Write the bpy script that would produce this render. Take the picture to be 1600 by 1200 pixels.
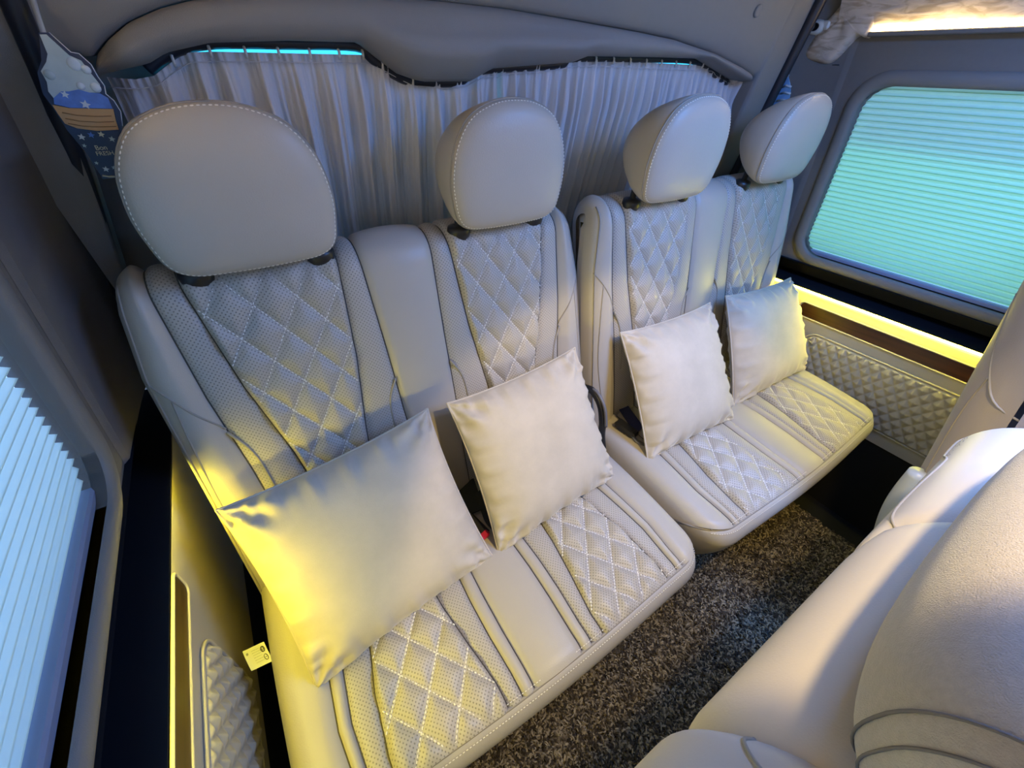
import bpy, math, random
import numpy as np
from mathutils import Vector, Matrix

for _o in list(bpy.data.objects):
    bpy.data.objects.remove(_o, do_unlink=True)
SC = bpy.context.scene
COL = SC.collection
RNG = random.Random(7)
NR = np.random.default_rng(11)

# ------------------------------------------------------------------ camera
cam_d = bpy.data.cameras.new('camera')
cam_d.sensor_fit = 'HORIZONTAL'
cam_d.sensor_width = 36.0
cam_d.lens = 639.6 / 1600 * 36.0
cam_d.clip_start = 0.01
cam = bpy.data.objects.new('camera', cam_d)
COL.objects.link(cam)
_r = Vector((0.84046569, -0.54141804, 0.02199855))
_u = Vector((0.31700607, 0.524216, 0.79038265))
_f = Vector((0.43945942, 0.65731582, -0.61221837))
cam.matrix_world = Matrix(((_r.x, _u.x, -_f.x, 0.15509), (_r.y, _u.y, -_f.y, -0.58271),
                           (_r.z, _u.z, -_f.z, 1.31108), (0, 0, 0, 1)))
SC.camera = cam

# ------------------------------------------------------------------ world, exposure
W = bpy.data.worlds.new('daylight')
SC.world = W
W.use_nodes = True
_bg = W.node_tree.nodes['Background']
_bg.inputs[0].default_value = (0.30, 0.50, 1.0, 1)
_bg.inputs[1].default_value = 2.6
SC.view_settings.view_transform = 'Standard'
SC.view_settings.look = 'None'
SC.view_settings.gamma = 1.0
SC.view_settings.use_curve_mapping = False
SC.view_settings.exposure = 0.08
SC.cycles.use_denoising = True
SC.cycles.max_bounces = 10
SC.cycles.diffuse_bounces = 6
SC.cycles.transparent_max_bounces = 12
SC.cycles.sample_clamp_indirect = 6.0

LED_YELLOW = (1.0, 0.84, 0.05)
LED_POWER = 95.0
ROOF_LED = (1.0, 0.72, 0.32)
ROOF_POWER = 40.0
MOOD_POWER = 21.5
MOOD_COL = (0.12, 0.34, 1.0)
LAMP_COL = (1.0, 0.74, 0.30)
# position, aim direction, cone angle, edge softness, power
LAMPS = (((0.66, -0.655), (0.110, 0.285, -0.946), 67, 0.24, 29.0),
         ((0.80, -0.82), (0.10, 0.62, -1.0), 76, 1.0, 5.0))
MOOD = (1.10, -0.76)

# ------------------------------------------------------------------ helpers
def setp(o, label=None, cat=None, group=None, kind=None):
    if label: o['label'] = label
    if cat: o['category'] = cat
    if group: o['group'] = group
    if kind: o['kind'] = kind
    return o

def empty(name, loc=(0, 0, 0), rz=0.0):
    o = bpy.data.objects.new(name, None)
    o.empty_display_size = 0.05
    o.location = loc
    o.rotation_euler = (0, 0, rz)
    COL.objects.link(o)
    return o

def mesh_data(name, V, F, mat=None, smooth=True, uv=None):
    me = bpy.data.meshes.new(name)
    V = [tuple(map(float, v)) for v in V]
    me.from_pydata(V, [], [tuple(map(int, f)) for f in F])
    if uv is not None:
        lay = me.uv_layers.new(name='UVMap')
        idx = np.empty(len(me.loops), dtype=np.int32)
        me.loops.foreach_get('vertex_index', idx)
        lay.data.foreach_set('uv', np.asarray(uv, dtype=np.float32)[idx].ravel())
    if mat is not None:
        me.materials.append(mat)
    if smooth:
        me.polygons.foreach_set('use_smooth', [True] * len(me.polygons))
    me.update()
    return me

def obj(name, V, F, mat=None, parent=None, smooth=True, uv=None):
    o = bpy.data.objects.new(name, mesh_data(name, V, F, mat, smooth, uv))
    COL.objects.link(o)
    if parent is not None:
        o.parent = parent
    return o

def inst(src, name, parent=None, loc=None):
    o = src.copy()
    o.name = name
    COL.objects.link(o)
    o.parent = parent
    if loc is not None:
        o.location = loc
    return o

def copy_tree(o, parent=None):
    c = o.copy()
    COL.objects.link(c)
    c.parent = parent
    for ch in list(o.children):
        copy_tree(ch, c)
    return c

class MB:
    """collects pieces of ONE part"""
    def __init__(self):
        self.V = []; self.F = []; self.uv = []
    def add(self, V, F):
        b = len(self.V)
        self.V += [tuple(v) for v in V]
        self.F += [tuple(i + b for i in f) for f in F]
    def build(self, name, mat, parent=None, smooth=True):
        return obj(name, self.V, self.F, mat, parent, smooth)

def grid(P, flip=False, wrap_c=False):
    P = np.asarray(P, dtype=float)
    r, c = P.shape[:2]
    V = P.reshape(-1, 3)
    F = []
    for i in range(r - 1):
        for j in range(c if wrap_c else c - 1):
            j2 = (j + 1) % c
            q = (i * c + j, i * c + j2, (i + 1) * c + j2, (i + 1) * c + j)
            F.append(q[::-1] if flip else q)
    return V, F

def tube_vf(pts, rad, segs=6, closed=False, flat=1.0, up=None):
    pts = [Vector(p) for p in pts]
    n = len(pts)
    V = []; F = []
    prev = None
    for i, p in enumerate(pts):
        if closed:
            t = pts[(i + 1) % n] - pts[i - 1]
        else:
            t = pts[min(i + 1, n - 1)] - pts[max(i - 1, 0)]
        if t.length < 1e-9: t = Vector((0, 0, 1))
        t.normalize()
        if up is not None:
            a = Vector(up)
        elif prev is None:
            a = Vector((0, 0, 1)) if abs(t.z) < 0.9 else Vector((1, 0, 0))
        else:
            a = prev
        a = (a - t * a.dot(t))
        if a.length < 1e-6: a = t.orthogonal()
        a.normalize(); prev = a
        b = t.cross(a)
        r = rad[i] if hasattr(rad, '__len__') else rad
        for k in range(segs):
            th = 2 * math.pi * k / segs
            V.append(p + a * (r * math.cos(th) * flat) + b * (r * math.sin(th)))
    m = n if closed else n - 1
    for i in range(m):
        for k in range(segs):
            k2 = (k + 1) % segs
            i2 = (i + 1) % n
            F.append((i * segs + k, i * segs + k2, i2 * segs + k2, i2 * segs + k))
    if not closed:
        F.append(tuple(range(segs))[::-1])
        F.append(tuple((n - 1) * segs + k for k in range(segs)))
    return V, F

def smooth_path(pts, n=24, closed=False):
    """Catmull-Rom resample"""
    P = [np.array(p, float) for p in pts]
    out = []
    m = len(P)
    segs = m if closed else m - 1
    per = max(2, n // segs)
    for i in range(segs):
        p1 = P[i]; p2 = P[(i + 1) % m]
        p0 = P[i - 1] if (i > 0 or closed) else 2 * p1 - p2
        p3 = P[(i + 2) % m] if (i + 2 < m or closed) else 2 * p2 - p1
        for k in range(per):
            t = k / per
            out.append(0.5 * ((2 * p1) + (-p0 + p2) * t + (2 * p0 - 5 * p1 + 4 * p2 - p3) * t * t
                              + (-p0 + 3 * p1 - 3 * p2 + p3) * t ** 3))
    if not closed:
        out.append(P[-1])
    return out

def box_vf(x0, x1, y0, y1, z0, z1, bev=0.0):
    if bev <= 0:
        V = [(x, y, z) for z in (z0, z1) for y in (y0, y1) for x in (x0, x1)]
        F = [(0, 2, 3, 1), (4, 5, 7, 6), (0, 1, 5, 4), (2, 6, 7, 3), (0, 4, 6, 2), (1, 3, 7, 5)]
        return V, F
    # chamfered box: three inset rectangles per axis
    b = bev
    xs = (x0, x0 + b, x1 - b, x1); ys = (y0, y0 + b, y1 - b, y1); zs = (z0, z0 + b, z1 - b, z1)
    V = []; ix = {}
    def vid(i, j, k):
        if (i, j, k) not in ix:
            ix[(i, j, k)] = len(V); V.append((xs[i], ys[j], zs[k]))
        return ix[(i, j, k)]
    F = []
    a, c = 1, 2
    F.append((vid(a,a,0), vid(a,c,0), vid(c,c,0), vid(c,a,0)))
    F.append((vid(a,a,3), vid(c,a,3), vid(c,c,3), vid(a,c,3)))
    F.append((vid(a,0,a), vid(c,0,a), vid(c,0,c), vid(a,0,c)))
    F.append((vid(a,3,a), vid(a,3,c), vid(c,3,c), vid(c,3,a)))
    F.append((vid(0,a,a), vid(0,a,c), vid(0,c,c), vid(0,c,a)))
    F.append((vid(3,a,a), vid(3,c,a), vid(3,c,c), vid(3,a,c)))
    for j, jj in ((0, a), (3, c)):
        for k, kk in ((0, a), (3, c)):
            F.append((vid(a,j,kk), vid(c,j,kk), vid(c,jj,k), vid(a,jj,k)))
            F.append((vid(j,a,kk), vid(j,c,kk), vid(jj,c,k), vid(jj,a,k)))
            F.append((vid(j,kk,a), vid(j,kk,c), vid(jj,k,c), vid(jj,k,a)))
    for i, ii in ((0, a), (3, c)):
        for j, jj in ((0, a), (3, c)):
            for k, kk in ((0, a), (3, c)):
                F.append((vid(i,jj,kk), vid(ii,j,kk), vid(ii,jj,k)))
    return V, F

def box(name, x0, x1, y0, y1, z0, z1, mat, parent=None, bev=0.0, smooth=False):
    V, F = box_vf(x0, x1, y0, y1, z0, z1, bev)
    o = obj(name, V, F, mat, parent, smooth)
    return fixn(o)

def fixn(o):
    import bmesh
    bm = bmesh.new(); bm.from_mesh(o.data)
    bmesh.ops.recalc_face_normals(bm, faces=bm.faces)
    bm.to_mesh(o.data); bm.free()
    return o

def tube(name, pts, rad, mat, parent=None, segs=6, closed=False, flat=1.0, up=None):
    V, F = tube_vf(pts, rad, segs, closed, flat, up)
    return obj(name, V, F, mat, parent)

def dashes(mb, pts, nrm, pitch=0.0075, length=0.005, r=0.0007):
    """thread stitches: tiny spindles along a polyline lying on the surface"""
    pts = [Vector(p) for p in pts]
    acc = 0.0; nxt = pitch * 0.5
    for a, b, n in zip(pts[:-1], pts[1:], nrm):
        d = b - a; L = d.length
        if L < 1e-7: continue
        t = d / L; n = Vector(n); s = t.cross(n)
        while nxt <= acc + L:
            c = a + t * (nxt - acc) + n * (r * 0.4)
            h = t * (length / 2)
            mb.add([c - h, c - h * .5 + s * r, c - h * .5 + n * r, c - h * .5 - s * r,
                    c + h * .5 + s * r, c + h * .5 + n * r, c + h * .5 - s * r, c + h],
                   [(0, 2, 1), (0, 3, 2), (1, 2, 5, 4), (2, 3, 6, 5), (4, 5, 7), (5, 6, 7)])
            nxt += pitch
        acc += L

def prism_y(poly, y0, y1):
    """polygon in (x,z) extruded along y"""
    n = len(poly)
    V = [(x, y0, z) for x, z in poly] + [(x, y1, z) for x, z in poly]
    F = [tuple(range(n)), tuple(range(2 * n - 1, n - 1, -1))]
    F += [(i, i + n, (i + 1) % n + n, (i + 1) % n) for i in range(n)]
    return V, F

def prism_x(poly, x0, x1):
    n = len(poly)
    V = [(x0, y, z) for y, z in poly] + [(x1, y, z) for y, z in poly]
    F = [tuple(range(n)), tuple(range(2 * n - 1, n - 1, -1))]
    F += [(i, i + n, (i + 1) % n + n, (i + 1) % n) for i in range(n)]
    return V, F

def interp(x, xs, ys):
    return float(np.interp(x, xs, ys))

def sstep(a, b, x):
    t = min(1.0, max(0.0, (x - a) / (b - a)))
    return t * t * (3 - 2 * t)

# ------------------------------------------------------------------ materials
def nt(name):
    m = bpy.data.materials.new(name)
    m.use_nodes = True
    t = m.node_tree
    b = t.nodes['Principled BSDF']
    return m, t, b

def lin(*c):
    """sRGB 0-255 to linear"""
    return tuple(((v / 255) / 12.92 if v / 255 <= 0.04045 else ((v / 255 + 0.055) / 1.055) ** 2.4) for v in c)

def simple(name, col, rough=0.5, noise=0.0, nscale=60.0, bump=0.0, bscale=300.0, metal=0.0, sheen=0.0, spec=0.5, coord='Object'):
    m, t, b = nt(name)
    b.inputs['Base Color'].default_value = (*col, 1)
    b.inputs['Roughness'].default_value = rough
    b.inputs['Metallic'].default_value = metal
    b.inputs['Specular IOR Level'].default_value = spec
    if sheen:
        b.inputs['Sheen Weight'].default_value = sheen
        b.inputs['Sheen Roughness'].default_value = 0.4
    if noise or bump:
        tc = t.nodes.new('ShaderNodeTexCoord')
    if noise:
        n = t.nodes.new('ShaderNodeTexNoise'); n.inputs['Scale'].default_value = nscale; n.inputs['Detail'].default_value = 4
        t.links.new(tc.outputs[coord], n.inputs['Vector'])
        mx = t.nodes.new('ShaderNodeMixRGB')
        mx.inputs[1].default_value = (*[c * (1 - noise) for c in col], 1)
        mx.inputs[2].default_value = (*[min(1, c * (1 + noise)) for c in col], 1)
        t.links.new(n.outputs[0], mx.inputs[0]); t.links.new(mx.outputs[0], b.inputs['Base Color'])
    if bump:
        n2 = t.nodes.new('ShaderNodeTexNoise'); n2.inputs['Scale'].default_value = bscale; n2.inputs['Detail'].default_value = 3
        t.links.new(tc.outputs[coord], n2.inputs['Vector'])
        bp = t.nodes.new('ShaderNodeBump'); bp.inputs['Strength'].default_value = bump; bp.inputs['Distance'].default_value = 0.001
        t.links.new(n2.outputs[0], bp.inputs['Height']); t.links.new(bp.outputs[0], b.inputs['Normal'])
    return m

LEATHER_C = (0.425, 0.382, 0.325)
leather = simple('beige_leather', LEATHER_C, 0.42, noise=0.04, nscale=14, bump=0.25, bscale=420, spec=0.4)
leather_fg = simple('cream_leather', (0.56, 0.50, 0.43), 0.45, noise=0.03, nscale=9, bump=0.2, bscale=500, spec=0.35)
leather_grey = simple('taupe_leather', (0.36, 0.32, 0.31), 0.5, noise=0.05, nscale=9, bump=0.25, bscale=500, spec=0.35)
seam_m = simple('seam_leather', tuple(c * 0.72 for c in LEATHER_C), 0.55, spec=0.3)
thread = simple('pale_thread', (0.80, 0.76, 0.68), 0.7, spec=0.2)

def perforated():
    m, t, b = nt('perforated_leather')
    b.inputs['Roughness'].default_value = 0.45
    b.inputs['Specular IOR Level'].default_value = 0.4
    uv = t.nodes.new('ShaderNodeUVMap'); uv.uv_map = 'UVMap'
    sc = t.nodes.new('ShaderNodeVectorMath'); sc.operation = 'SCALE'; sc.inputs['Scale'].default_value = 1 / 0.0050
    t.links.new(uv.outputs[0], sc.inputs[0])
    ro = t.nodes.new('ShaderNodeVectorRotate'); ro.rotation_type = 'Z_AXIS'; ro.inputs['Angle'].default_value = math.radians(45)
    t.links.new(sc.outputs[0], ro.inputs['Vector'])
    fr = t.nodes.new('ShaderNodeVectorMath'); fr.operation = 'FRACTION'
    t.links.new(ro.outputs[0], fr.inputs[0])
    sb = t.nodes.new('ShaderNodeVectorMath'); sb.operation = 'SUBTRACT'; sb.inputs[1].default_value = (0.5, 0.5, 0)
    t.links.new(fr.outputs[0], sb.inputs[0])
    ln = t.nodes.new('ShaderNodeVectorMath'); ln.operation = 'LENGTH'
    t.links.new(sb.outputs[0], ln.inputs[0])
    mr = t.nodes.new('ShaderNodeMapRange'); mr.inputs[1].default_value = 0.14; mr.inputs[2].default_value = 0.28
    t.links.new(ln.outputs['Value'], mr.inputs[0])
    mx = t.nodes.new('ShaderNodeMixRGB')
    mx.inputs[1].default_value = (0.22, 0.198, 0.168, 1)
    mx.inputs[2].default_value = (*LEATHER_C, 1)
    t.links.new(mr.outputs[0], mx.inputs[0]); t.links.new(mx.outputs[0], b.inputs['Base Color'])
    bp = t.nodes.new('ShaderNodeBump'); bp.inputs['Strength'].default_value = 0.4; bp.inputs['Distance'].default_value = 0.0008
    t.links.new(mr.outputs[0], bp.inputs['Height']); t.links.new(bp.outputs[0], b.inputs['Normal'])
    return m
perf = perforated()

def velvet():
    m, t, b = nt('beige_velvet')
    tc = t.nodes.new('ShaderNodeTexCoord')
    n = t.nodes.new('ShaderNodeTexNoise'); n.inputs['Scale'].default_value = 9; n.inputs['Detail'].default_value = 6; n.inputs['Roughness'].default_value = 0.65
    t.links.new(tc.outputs['Object'], n.inputs['Vector'])
    cr = t.nodes.new('ShaderNodeValToRGB')
    cr.color_ramp.elements[0].position = 0.35; cr.color_ramp.elements[0].color = (0.49, 0.43, 0.345, 1)
    cr.color_ramp.elements[1].position = 0.65; cr.color_ramp.elements[1].color = (0.57, 0.50, 0.405, 1)
    t.links.new(n.outputs[0], cr.inputs[0]); t.links.new(cr.outputs[0], b.inputs['Base Color'])
    b.inputs['Roughness'].default_value = 0.85
    b.inputs['Sheen Weight'].default_value = 0.35; b.inputs['Sheen Roughness'].default_value = 0.35
    b.inputs['Specular IOR Level'].default_value = 0.15
    n2 = t.nodes.new('ShaderNodeTexNoise'); n2.inputs['Scale'].default_value = 600
    t.links.new(tc.outputs['Object'], n2.inputs['Vector'])
    bp = t.nodes.new('ShaderNodeBump'); bp.inputs['Strength'].default_value = 0.25; bp.inputs['Distance'].default_value = 0.0006
    t.links.new(n2.outputs[0], bp.inputs['Height']); t.links.new(bp.outputs[0], b.inputs['Normal'])
    return m
velvet_m = velvet()
fleece = simple('grey_fleece', (0.42, 0.38, 0.34), 0.95, noise=0.14, nscale=220, bump=0.7, bscale=900, sheen=0.3, spec=0.1)
black_plastic = simple('black_plastic', (0.012, 0.012, 0.014), 0.4)
black_trim = simple('black_trim', (0.008, 0.009, 0.013), 0.6, spec=0.25)
seal_m = simple('dark_rubber_seal', (0.012, 0.014, 0.024), 0.45)
webbing = simple('black_webbing', (0.014, 0.016, 0.018), 0.75, bump=0.5, bscale=700)
red_plastic = simple('red_plastic', (0.55, 0.02, 0.06), 0.35)
white_plastic = simple('white_plastic', (0.62, 0.61, 0.56), 0.4)
wall_m = simple('grey_wall_trim', (0.150, 0.140, 0.132), 0.75, noise=0.05, nscale=90, bump=0.35, bscale=900, spec=0.25)
gate_m = simple('grey_gate_trim', (0.235, 0.225, 0.215), 0.6, noise=0.03, nscale=60, bump=0.3, bscale=900, spec=0.3)
frame_m = simple('grey_window_frame', (0.17, 0.165, 0.16), 0.55, bump=0.2, bscale=900, spec=0.3)
panel_m = simple('beige_panel', (0.42, 0.385, 0.31), 0.5, noise=0.04, nscale=20, bump=0.25, bscale=500, spec=0.3)
vinyl = simple('black_vinyl', (0.012, 0.012, 0.012), 0.7, spec=0.2)
ceil_m = simple('grey_headliner', (0.40, 0.39, 0.38), 0.9, bump=0.3, bscale=700, spec=0.1)
rail_m = simple('blue_grey_rail', (0.20, 0.23, 0.34), 0.4)
curtain_m = None

def marble():
    m, t, b = nt('cream_marbled_leather')
    tc = t.nodes.new('ShaderNodeTexCoord')
    mp = t.nodes.new('ShaderNodeMapping'); mp.inputs['Scale'].default_value = (6, 4, 16)
    t.links.new(tc.outputs['Object'], mp.inputs['Vector'])
    n = t.nodes.new('ShaderNodeTexNoise'); n.inputs['Scale'].default_value = 4; n.inputs['Detail'].default_value = 8; n.inputs['Distortion'].default_value = 1.2
    t.links.new(mp.outputs[0], n.inputs['Vector'])
    cr = t.nodes.new('ShaderNodeValToRGB')
    cr.color_ramp.elements[0].position = 0.38; cr.color_ramp.elements[0].color = (0.36, 0.29, 0.22, 1)
    cr.color_ramp.elements[1].position = 0.55; cr.color_ramp.elements[1].color = (0.56, 0.48, 0.41, 1)
    t.links.new(n.outputs[0], cr.inputs[0]); t.links.new(cr.outputs[0], b.inputs['Base Color'])
    b.inputs['Roughness'].default_value = 0.6
    bp = t.nodes.new('ShaderNodeBump'); bp.inputs['Strength'].default_value = 0.35; bp.inputs['Distance'].default_value = 0.003
    t.links.new(n.outputs[0], bp.inputs['Height']); t.links.new(bp.outputs[0], b.inputs['Normal'])
    return m
marble_m = marble()

def wood():
    m, t, b = nt('dark_walnut')
    tc = t.nodes.new('ShaderNodeTexCoord')
    mp = t.nodes.new('ShaderNodeMapping'); mp.inputs['Scale'].default_value = (30, 2.5, 45)
    t.links.new(tc.outputs['Object'], mp.inputs['Vector'])
    n = t.nodes.new('ShaderNodeTexNoise'); n.inputs['Scale'].default_value = 3; n.inputs['Detail'].default_value = 6; n.inputs['Distortion'].default_value = 0.6
    t.links.new(mp.outputs[0], n.inputs['Vector'])
    cr = t.nodes.new('ShaderNodeValToRGB')
    cr.color_ramp.elements[0].position = 0.35; cr.color_ramp.elements[0].color = (0.028, 0.008, 0.004, 1)
    cr.color_ramp.elements[1].position = 0.7; cr.color_ramp.elements[1].color = (0.055, 0.016, 0.007, 1)
    t.links.new(n.outputs[0], cr.inputs[0]); t.links.new(cr.outputs[0], b.inputs['Base Color'])
    b.inputs['Roughness'].default_value = 0.28
    return m
wood_m = wood()

def fabric_translucent(name, col, trans, mixf, bump=0.0, bscale=400, stripe=None):
    m = bpy.data.materials.new(name); m.use_nodes = True
    t = m.node_tree; t.nodes.clear()
    out = t.nodes.new('ShaderNodeOutputMaterial')
    d = t.nodes.new('ShaderNodeBsdfDiffuse'); d.inputs[0].default_value = (*col, 1)
    tr = t.nodes.new('ShaderNodeBsdfTranslucent'); tr.inputs[0].default_value = (*trans, 1)
    mx = t.nodes.new('ShaderNodeMixShader'); mx.inputs[0].default_value = mixf
    t.links.new(d.outputs[0], mx.inputs[1]); t.links.new(tr.outputs[0], mx.inputs[2])
    t.links.new(mx.outputs[0], out.inputs[0])
    if bump:
        tc = t.nodes.new('ShaderNodeTexCoord')
        mp = t.nodes.new('ShaderNodeMapping'); mp.inputs['Scale'].default_value = stripe or (1, 1, 1)
        n = t.nodes.new('ShaderNodeTexNoise'); n.inputs['Scale'].default_value = bscale; n.inputs['Detail'].default_value = 3
        t.links.new(tc.outputs['Object'], mp.inputs[0]); t.links.new(mp.outputs[0], n.inputs['Vector'])
        bp = t.nodes.new('ShaderNodeBump'); bp.inputs['Strength'].default_value = bump; bp.inputs['Distance'].default_value = 0.002
        t.links.new(n.outputs[0], bp.inputs['Height']); t.links.new(bp.outputs[0], d.inputs['Normal'])
    return m
blind_m = fabric_translucent('pale_blind_fabric', (0.62, 0.70, 0.74), (0.78, 0.83, 0.69), 0.6)
blind_g = fabric_translucent('aqua_daylit_blind_fabric', (0.55, 0.74, 0.72), (0.50, 0.84, 0.42), 0.6)  # cyan cast of the daylight on this side put into the fabric colour
curtain_m = fabric_translucent('grey_lilac_satin', (0.58, 0.56, 0.57), (0.3, 0.3, 0.32), 0.03, bump=0.6, bscale=60, stripe=(6, 1, 0.25))

def glass(name, tint, gl=0.06):
    m = bpy.data.materials.new(name); m.use_nodes = True
    t = m.node_tree; t.nodes.clear()
    out = t.nodes.new('ShaderNodeOutputMaterial')
    a = t.nodes.new('ShaderNodeBsdfTransparent'); a.inputs[0].default_value = (*tint, 1)
    g = t.nodes.new('ShaderNodeBsdfGlossy'); g.inputs['Roughness'].default_value = 0.03
    mx = t.nodes.new('ShaderNodeMixShader'); mx.inputs[0].default_value = gl
    t.links.new(a.outputs[0], mx.inputs[1]); t.links.new(g.outputs[0], mx.inputs[2])
    t.links.new(mx.outputs[0], out.inputs[0])
    return m
glass_side = glass('tinted_glass', (0.92, 0.97, 0.97))
glass_rear = glass('aqua_glass', (0.35, 0.95, 0.92))
film_m = glass('blue_tint_film', (0.92, 0.66, 0.90), 0.03)

def emit(name, col, strength):
    m = bpy.data.materials.new(name); m.use_nodes = True
    t = m.node_tree; t.nodes.clear()
    out = t.nodes.new('ShaderNodeOutputMaterial')
    e = t.nodes.new('ShaderNodeEmission'); e.inputs[0].default_value = (*col, 1); e.inputs[1].default_value = strength
    t.links.new(e.outputs[0], out.inputs[0])
    return m
led_m = emit('yellow_led', LED_YELLOW, LED_POWER)
roof_led_m = emit('warm_led', ROOF_LED, ROOF_POWER)

def carpet_mat():
    m, t, b = nt('carpet_fibre')
    g = t.nodes.new('ShaderNodeNewGeometry')
    cr = t.nodes.new('ShaderNodeValToRGB')
    e = cr.color_ramp.elements
    e[0].position = 0.0; e[0].color = (0.024, 0.017, 0.011, 1)
    e[1].position = 0.42; e[1].color = (0.075, 0.055, 0.034, 1)
    x = e.new(0.62); x.color = (0.19, 0.145, 0.09, 1)
    x = e.new(1.0); x.color = (0.42, 0.34, 0.22, 1)
    t.links.new(g.outputs['Random Per Island'], cr.inputs[0]); t.links.new(cr.outputs[0], b.inputs['Base Color'])
    b.inputs['Roughness'].default_value = 0.6
    b.inputs['Specular IOR Level'].default_value = 0.3
    return m
carpet_m = carpet_mat()
mat_base = simple('carpet_backing', (0.02, 0.016, 0.012), 0.9)

# ------------------------------------------------------------------ the van's shell
YF = -3.3                                       # front end of the cabin
def wxr(z): return 1.825 - 0.1 * z              # inner face of the right wall
def wxl(z): return -0.195 + 0.1 * z             # inner face of the left wall
ZS = 0.80                                       # lower end of the upper side walls
ZT = 1.60                                       # ceiling

setp(box('floor', -0.30, 1.95, YF, 0.75, -0.06, -0.012, vinyl), kind='structure')

def rrect(y0, y1, z0, z1, r, n=8):
    pts = []
    for cy, cz, a0 in ((y1 - r, z1 - r, 0), (y0 + r, z1 - r, 90), (y0 + r, z0 + r, 180), (y1 - r, z0 + r, 270)):
        for k in range(n + 1):
            a = math.radians(a0 + 90 * k / n)
            pts.append((cy + r * math.cos(a), cz + r * math.sin(a)))
    return pts

def rect_match(pts, y0, y1, z0, z1):
    """outer rectangle points facing the loop pts, corners included"""
    cy, cz = (y0 + y1) / 2, (z0 + z1) / 2
    iy0 = min(p[0] for p in pts); iy1 = max(p[0] for p in pts)
    iz0 = min(p[1] for p in pts); iz1 = max(p[1] for p in pts)
    out = []
    n = len(pts) // 4
    for i, (y, z) in enumerate(pts):
        q, k = divmod(i, n)
        h = (n - 1) / 2
        # quadrant corner
        C = ((y1, z1), (y0, z1), (y0, z0), (y1, z0))[q]
        if abs(k - h) < 0.6:
            out.append(C)
        elif (q in (0, 2)) == (k < h):
            out.append((C[0], z if True else C[1]))
        else:
            out.append((y, C[1]))
    return out

WZ0, WZ1 = 0.835, 1.293
WINS = [(-0.95, 0.045), (-2.15, -1.15)]

def side_wall(name, wx, sgn):
    mb = MB()
    th = 0.03 * sgn
    ycuts = [(-1.05, 0.62), (-2.3, -1.05)]
    for (w0, w1), (y0, y1) in zip(WINS, ycuts):
        lp = rrect(w0, w1, WZ0, WZ1, 0.06)
        op = rect_match(lp, y0, y1, ZS, 1.46)
        n = len(lp)
        V = [(wx(z), y, z) for y, z in op] + [(wx(z), y, z) for y, z in lp] + \
            [(wx(z) + th, y, z) for y, z in lp] + [(wx(z) + th, y, z) for y, z in op]
        F = []
        for a, b in ((0, n), (n, 2 * n), (2 * n, 3 * n)):
            for i in range(n):
                j = (i + 1) % n
                F.append((a + i, a + j, b + j, b + i))
        mb.add(V, F)
    V = []
    for x in (0, th):
        V += [(wx(ZS) + x, -2.3, ZS), (wx(ZS) + x, YF, ZS), (wx(1.46) + x, YF, 1.46), (wx(1.46) + x, -2.3, 1.46)]
    mb.add(V, [(0, 1, 2, 3), (7, 6, 5, 4), (0, 4, 5, 1), (2, 6, 7, 3), (1, 5, 6, 2), (0, 3, 7, 4)])
    o = mb.build(name, wall_m, None, False)
    fixn(o)
    return setp(o, kind='structure')
wall_right = side_wall('wall_right', wxr, 1)
wall_left = side_wall('wall_left', wxl, -1)
# rear pillar trims sweeping round from the side walls to the gate seals
for wl, wx, s in ((wall_right, wxr, -1), (wall_left, wxl, 1)):
    P = []
    for z in np.linspace(ZS, 1.66, 16):
        xs_ = 1.618 if s < 0 else float(np.interp(z, [0.8, 0.994, 1.18, 1.36, 1.62], [-0.09, -0.062, -0.023, 0.013, 0.040]))
        yg = 0.56 - 0.04 - 0.2 * z
        x0_ = wx(z) + s * 0.0005
        row = [(x0_, 0.105, z), (wx(z) + s * 0.006, 0.118, z)]
        for t in np.linspace(0.0, 1.0, 12):
            b0, b1, b2 = (1 - t) ** 2, 2 * t * (1 - t), t * t
            row.append((b0 * (wx(z) + s * 0.006) + b1 * (wx(z) + s * 0.012) + b2 * xs_, b0 * 0.12 + b1 * (yg - 0.03) + b2 * (yg + 0.012), z))
        P.append(row)
    V, F = grid(P)
    obj('pillar_trim', V, F, wall_m, wl)
    V, F = tube_vf([(wx(1.335) + s * 0.008, y, 1.335) for y in np.linspace(0.13, 0.22, 6)], 0.0012, 5)
    obj('trim_joint', V, F, black_trim, wl)

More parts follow.
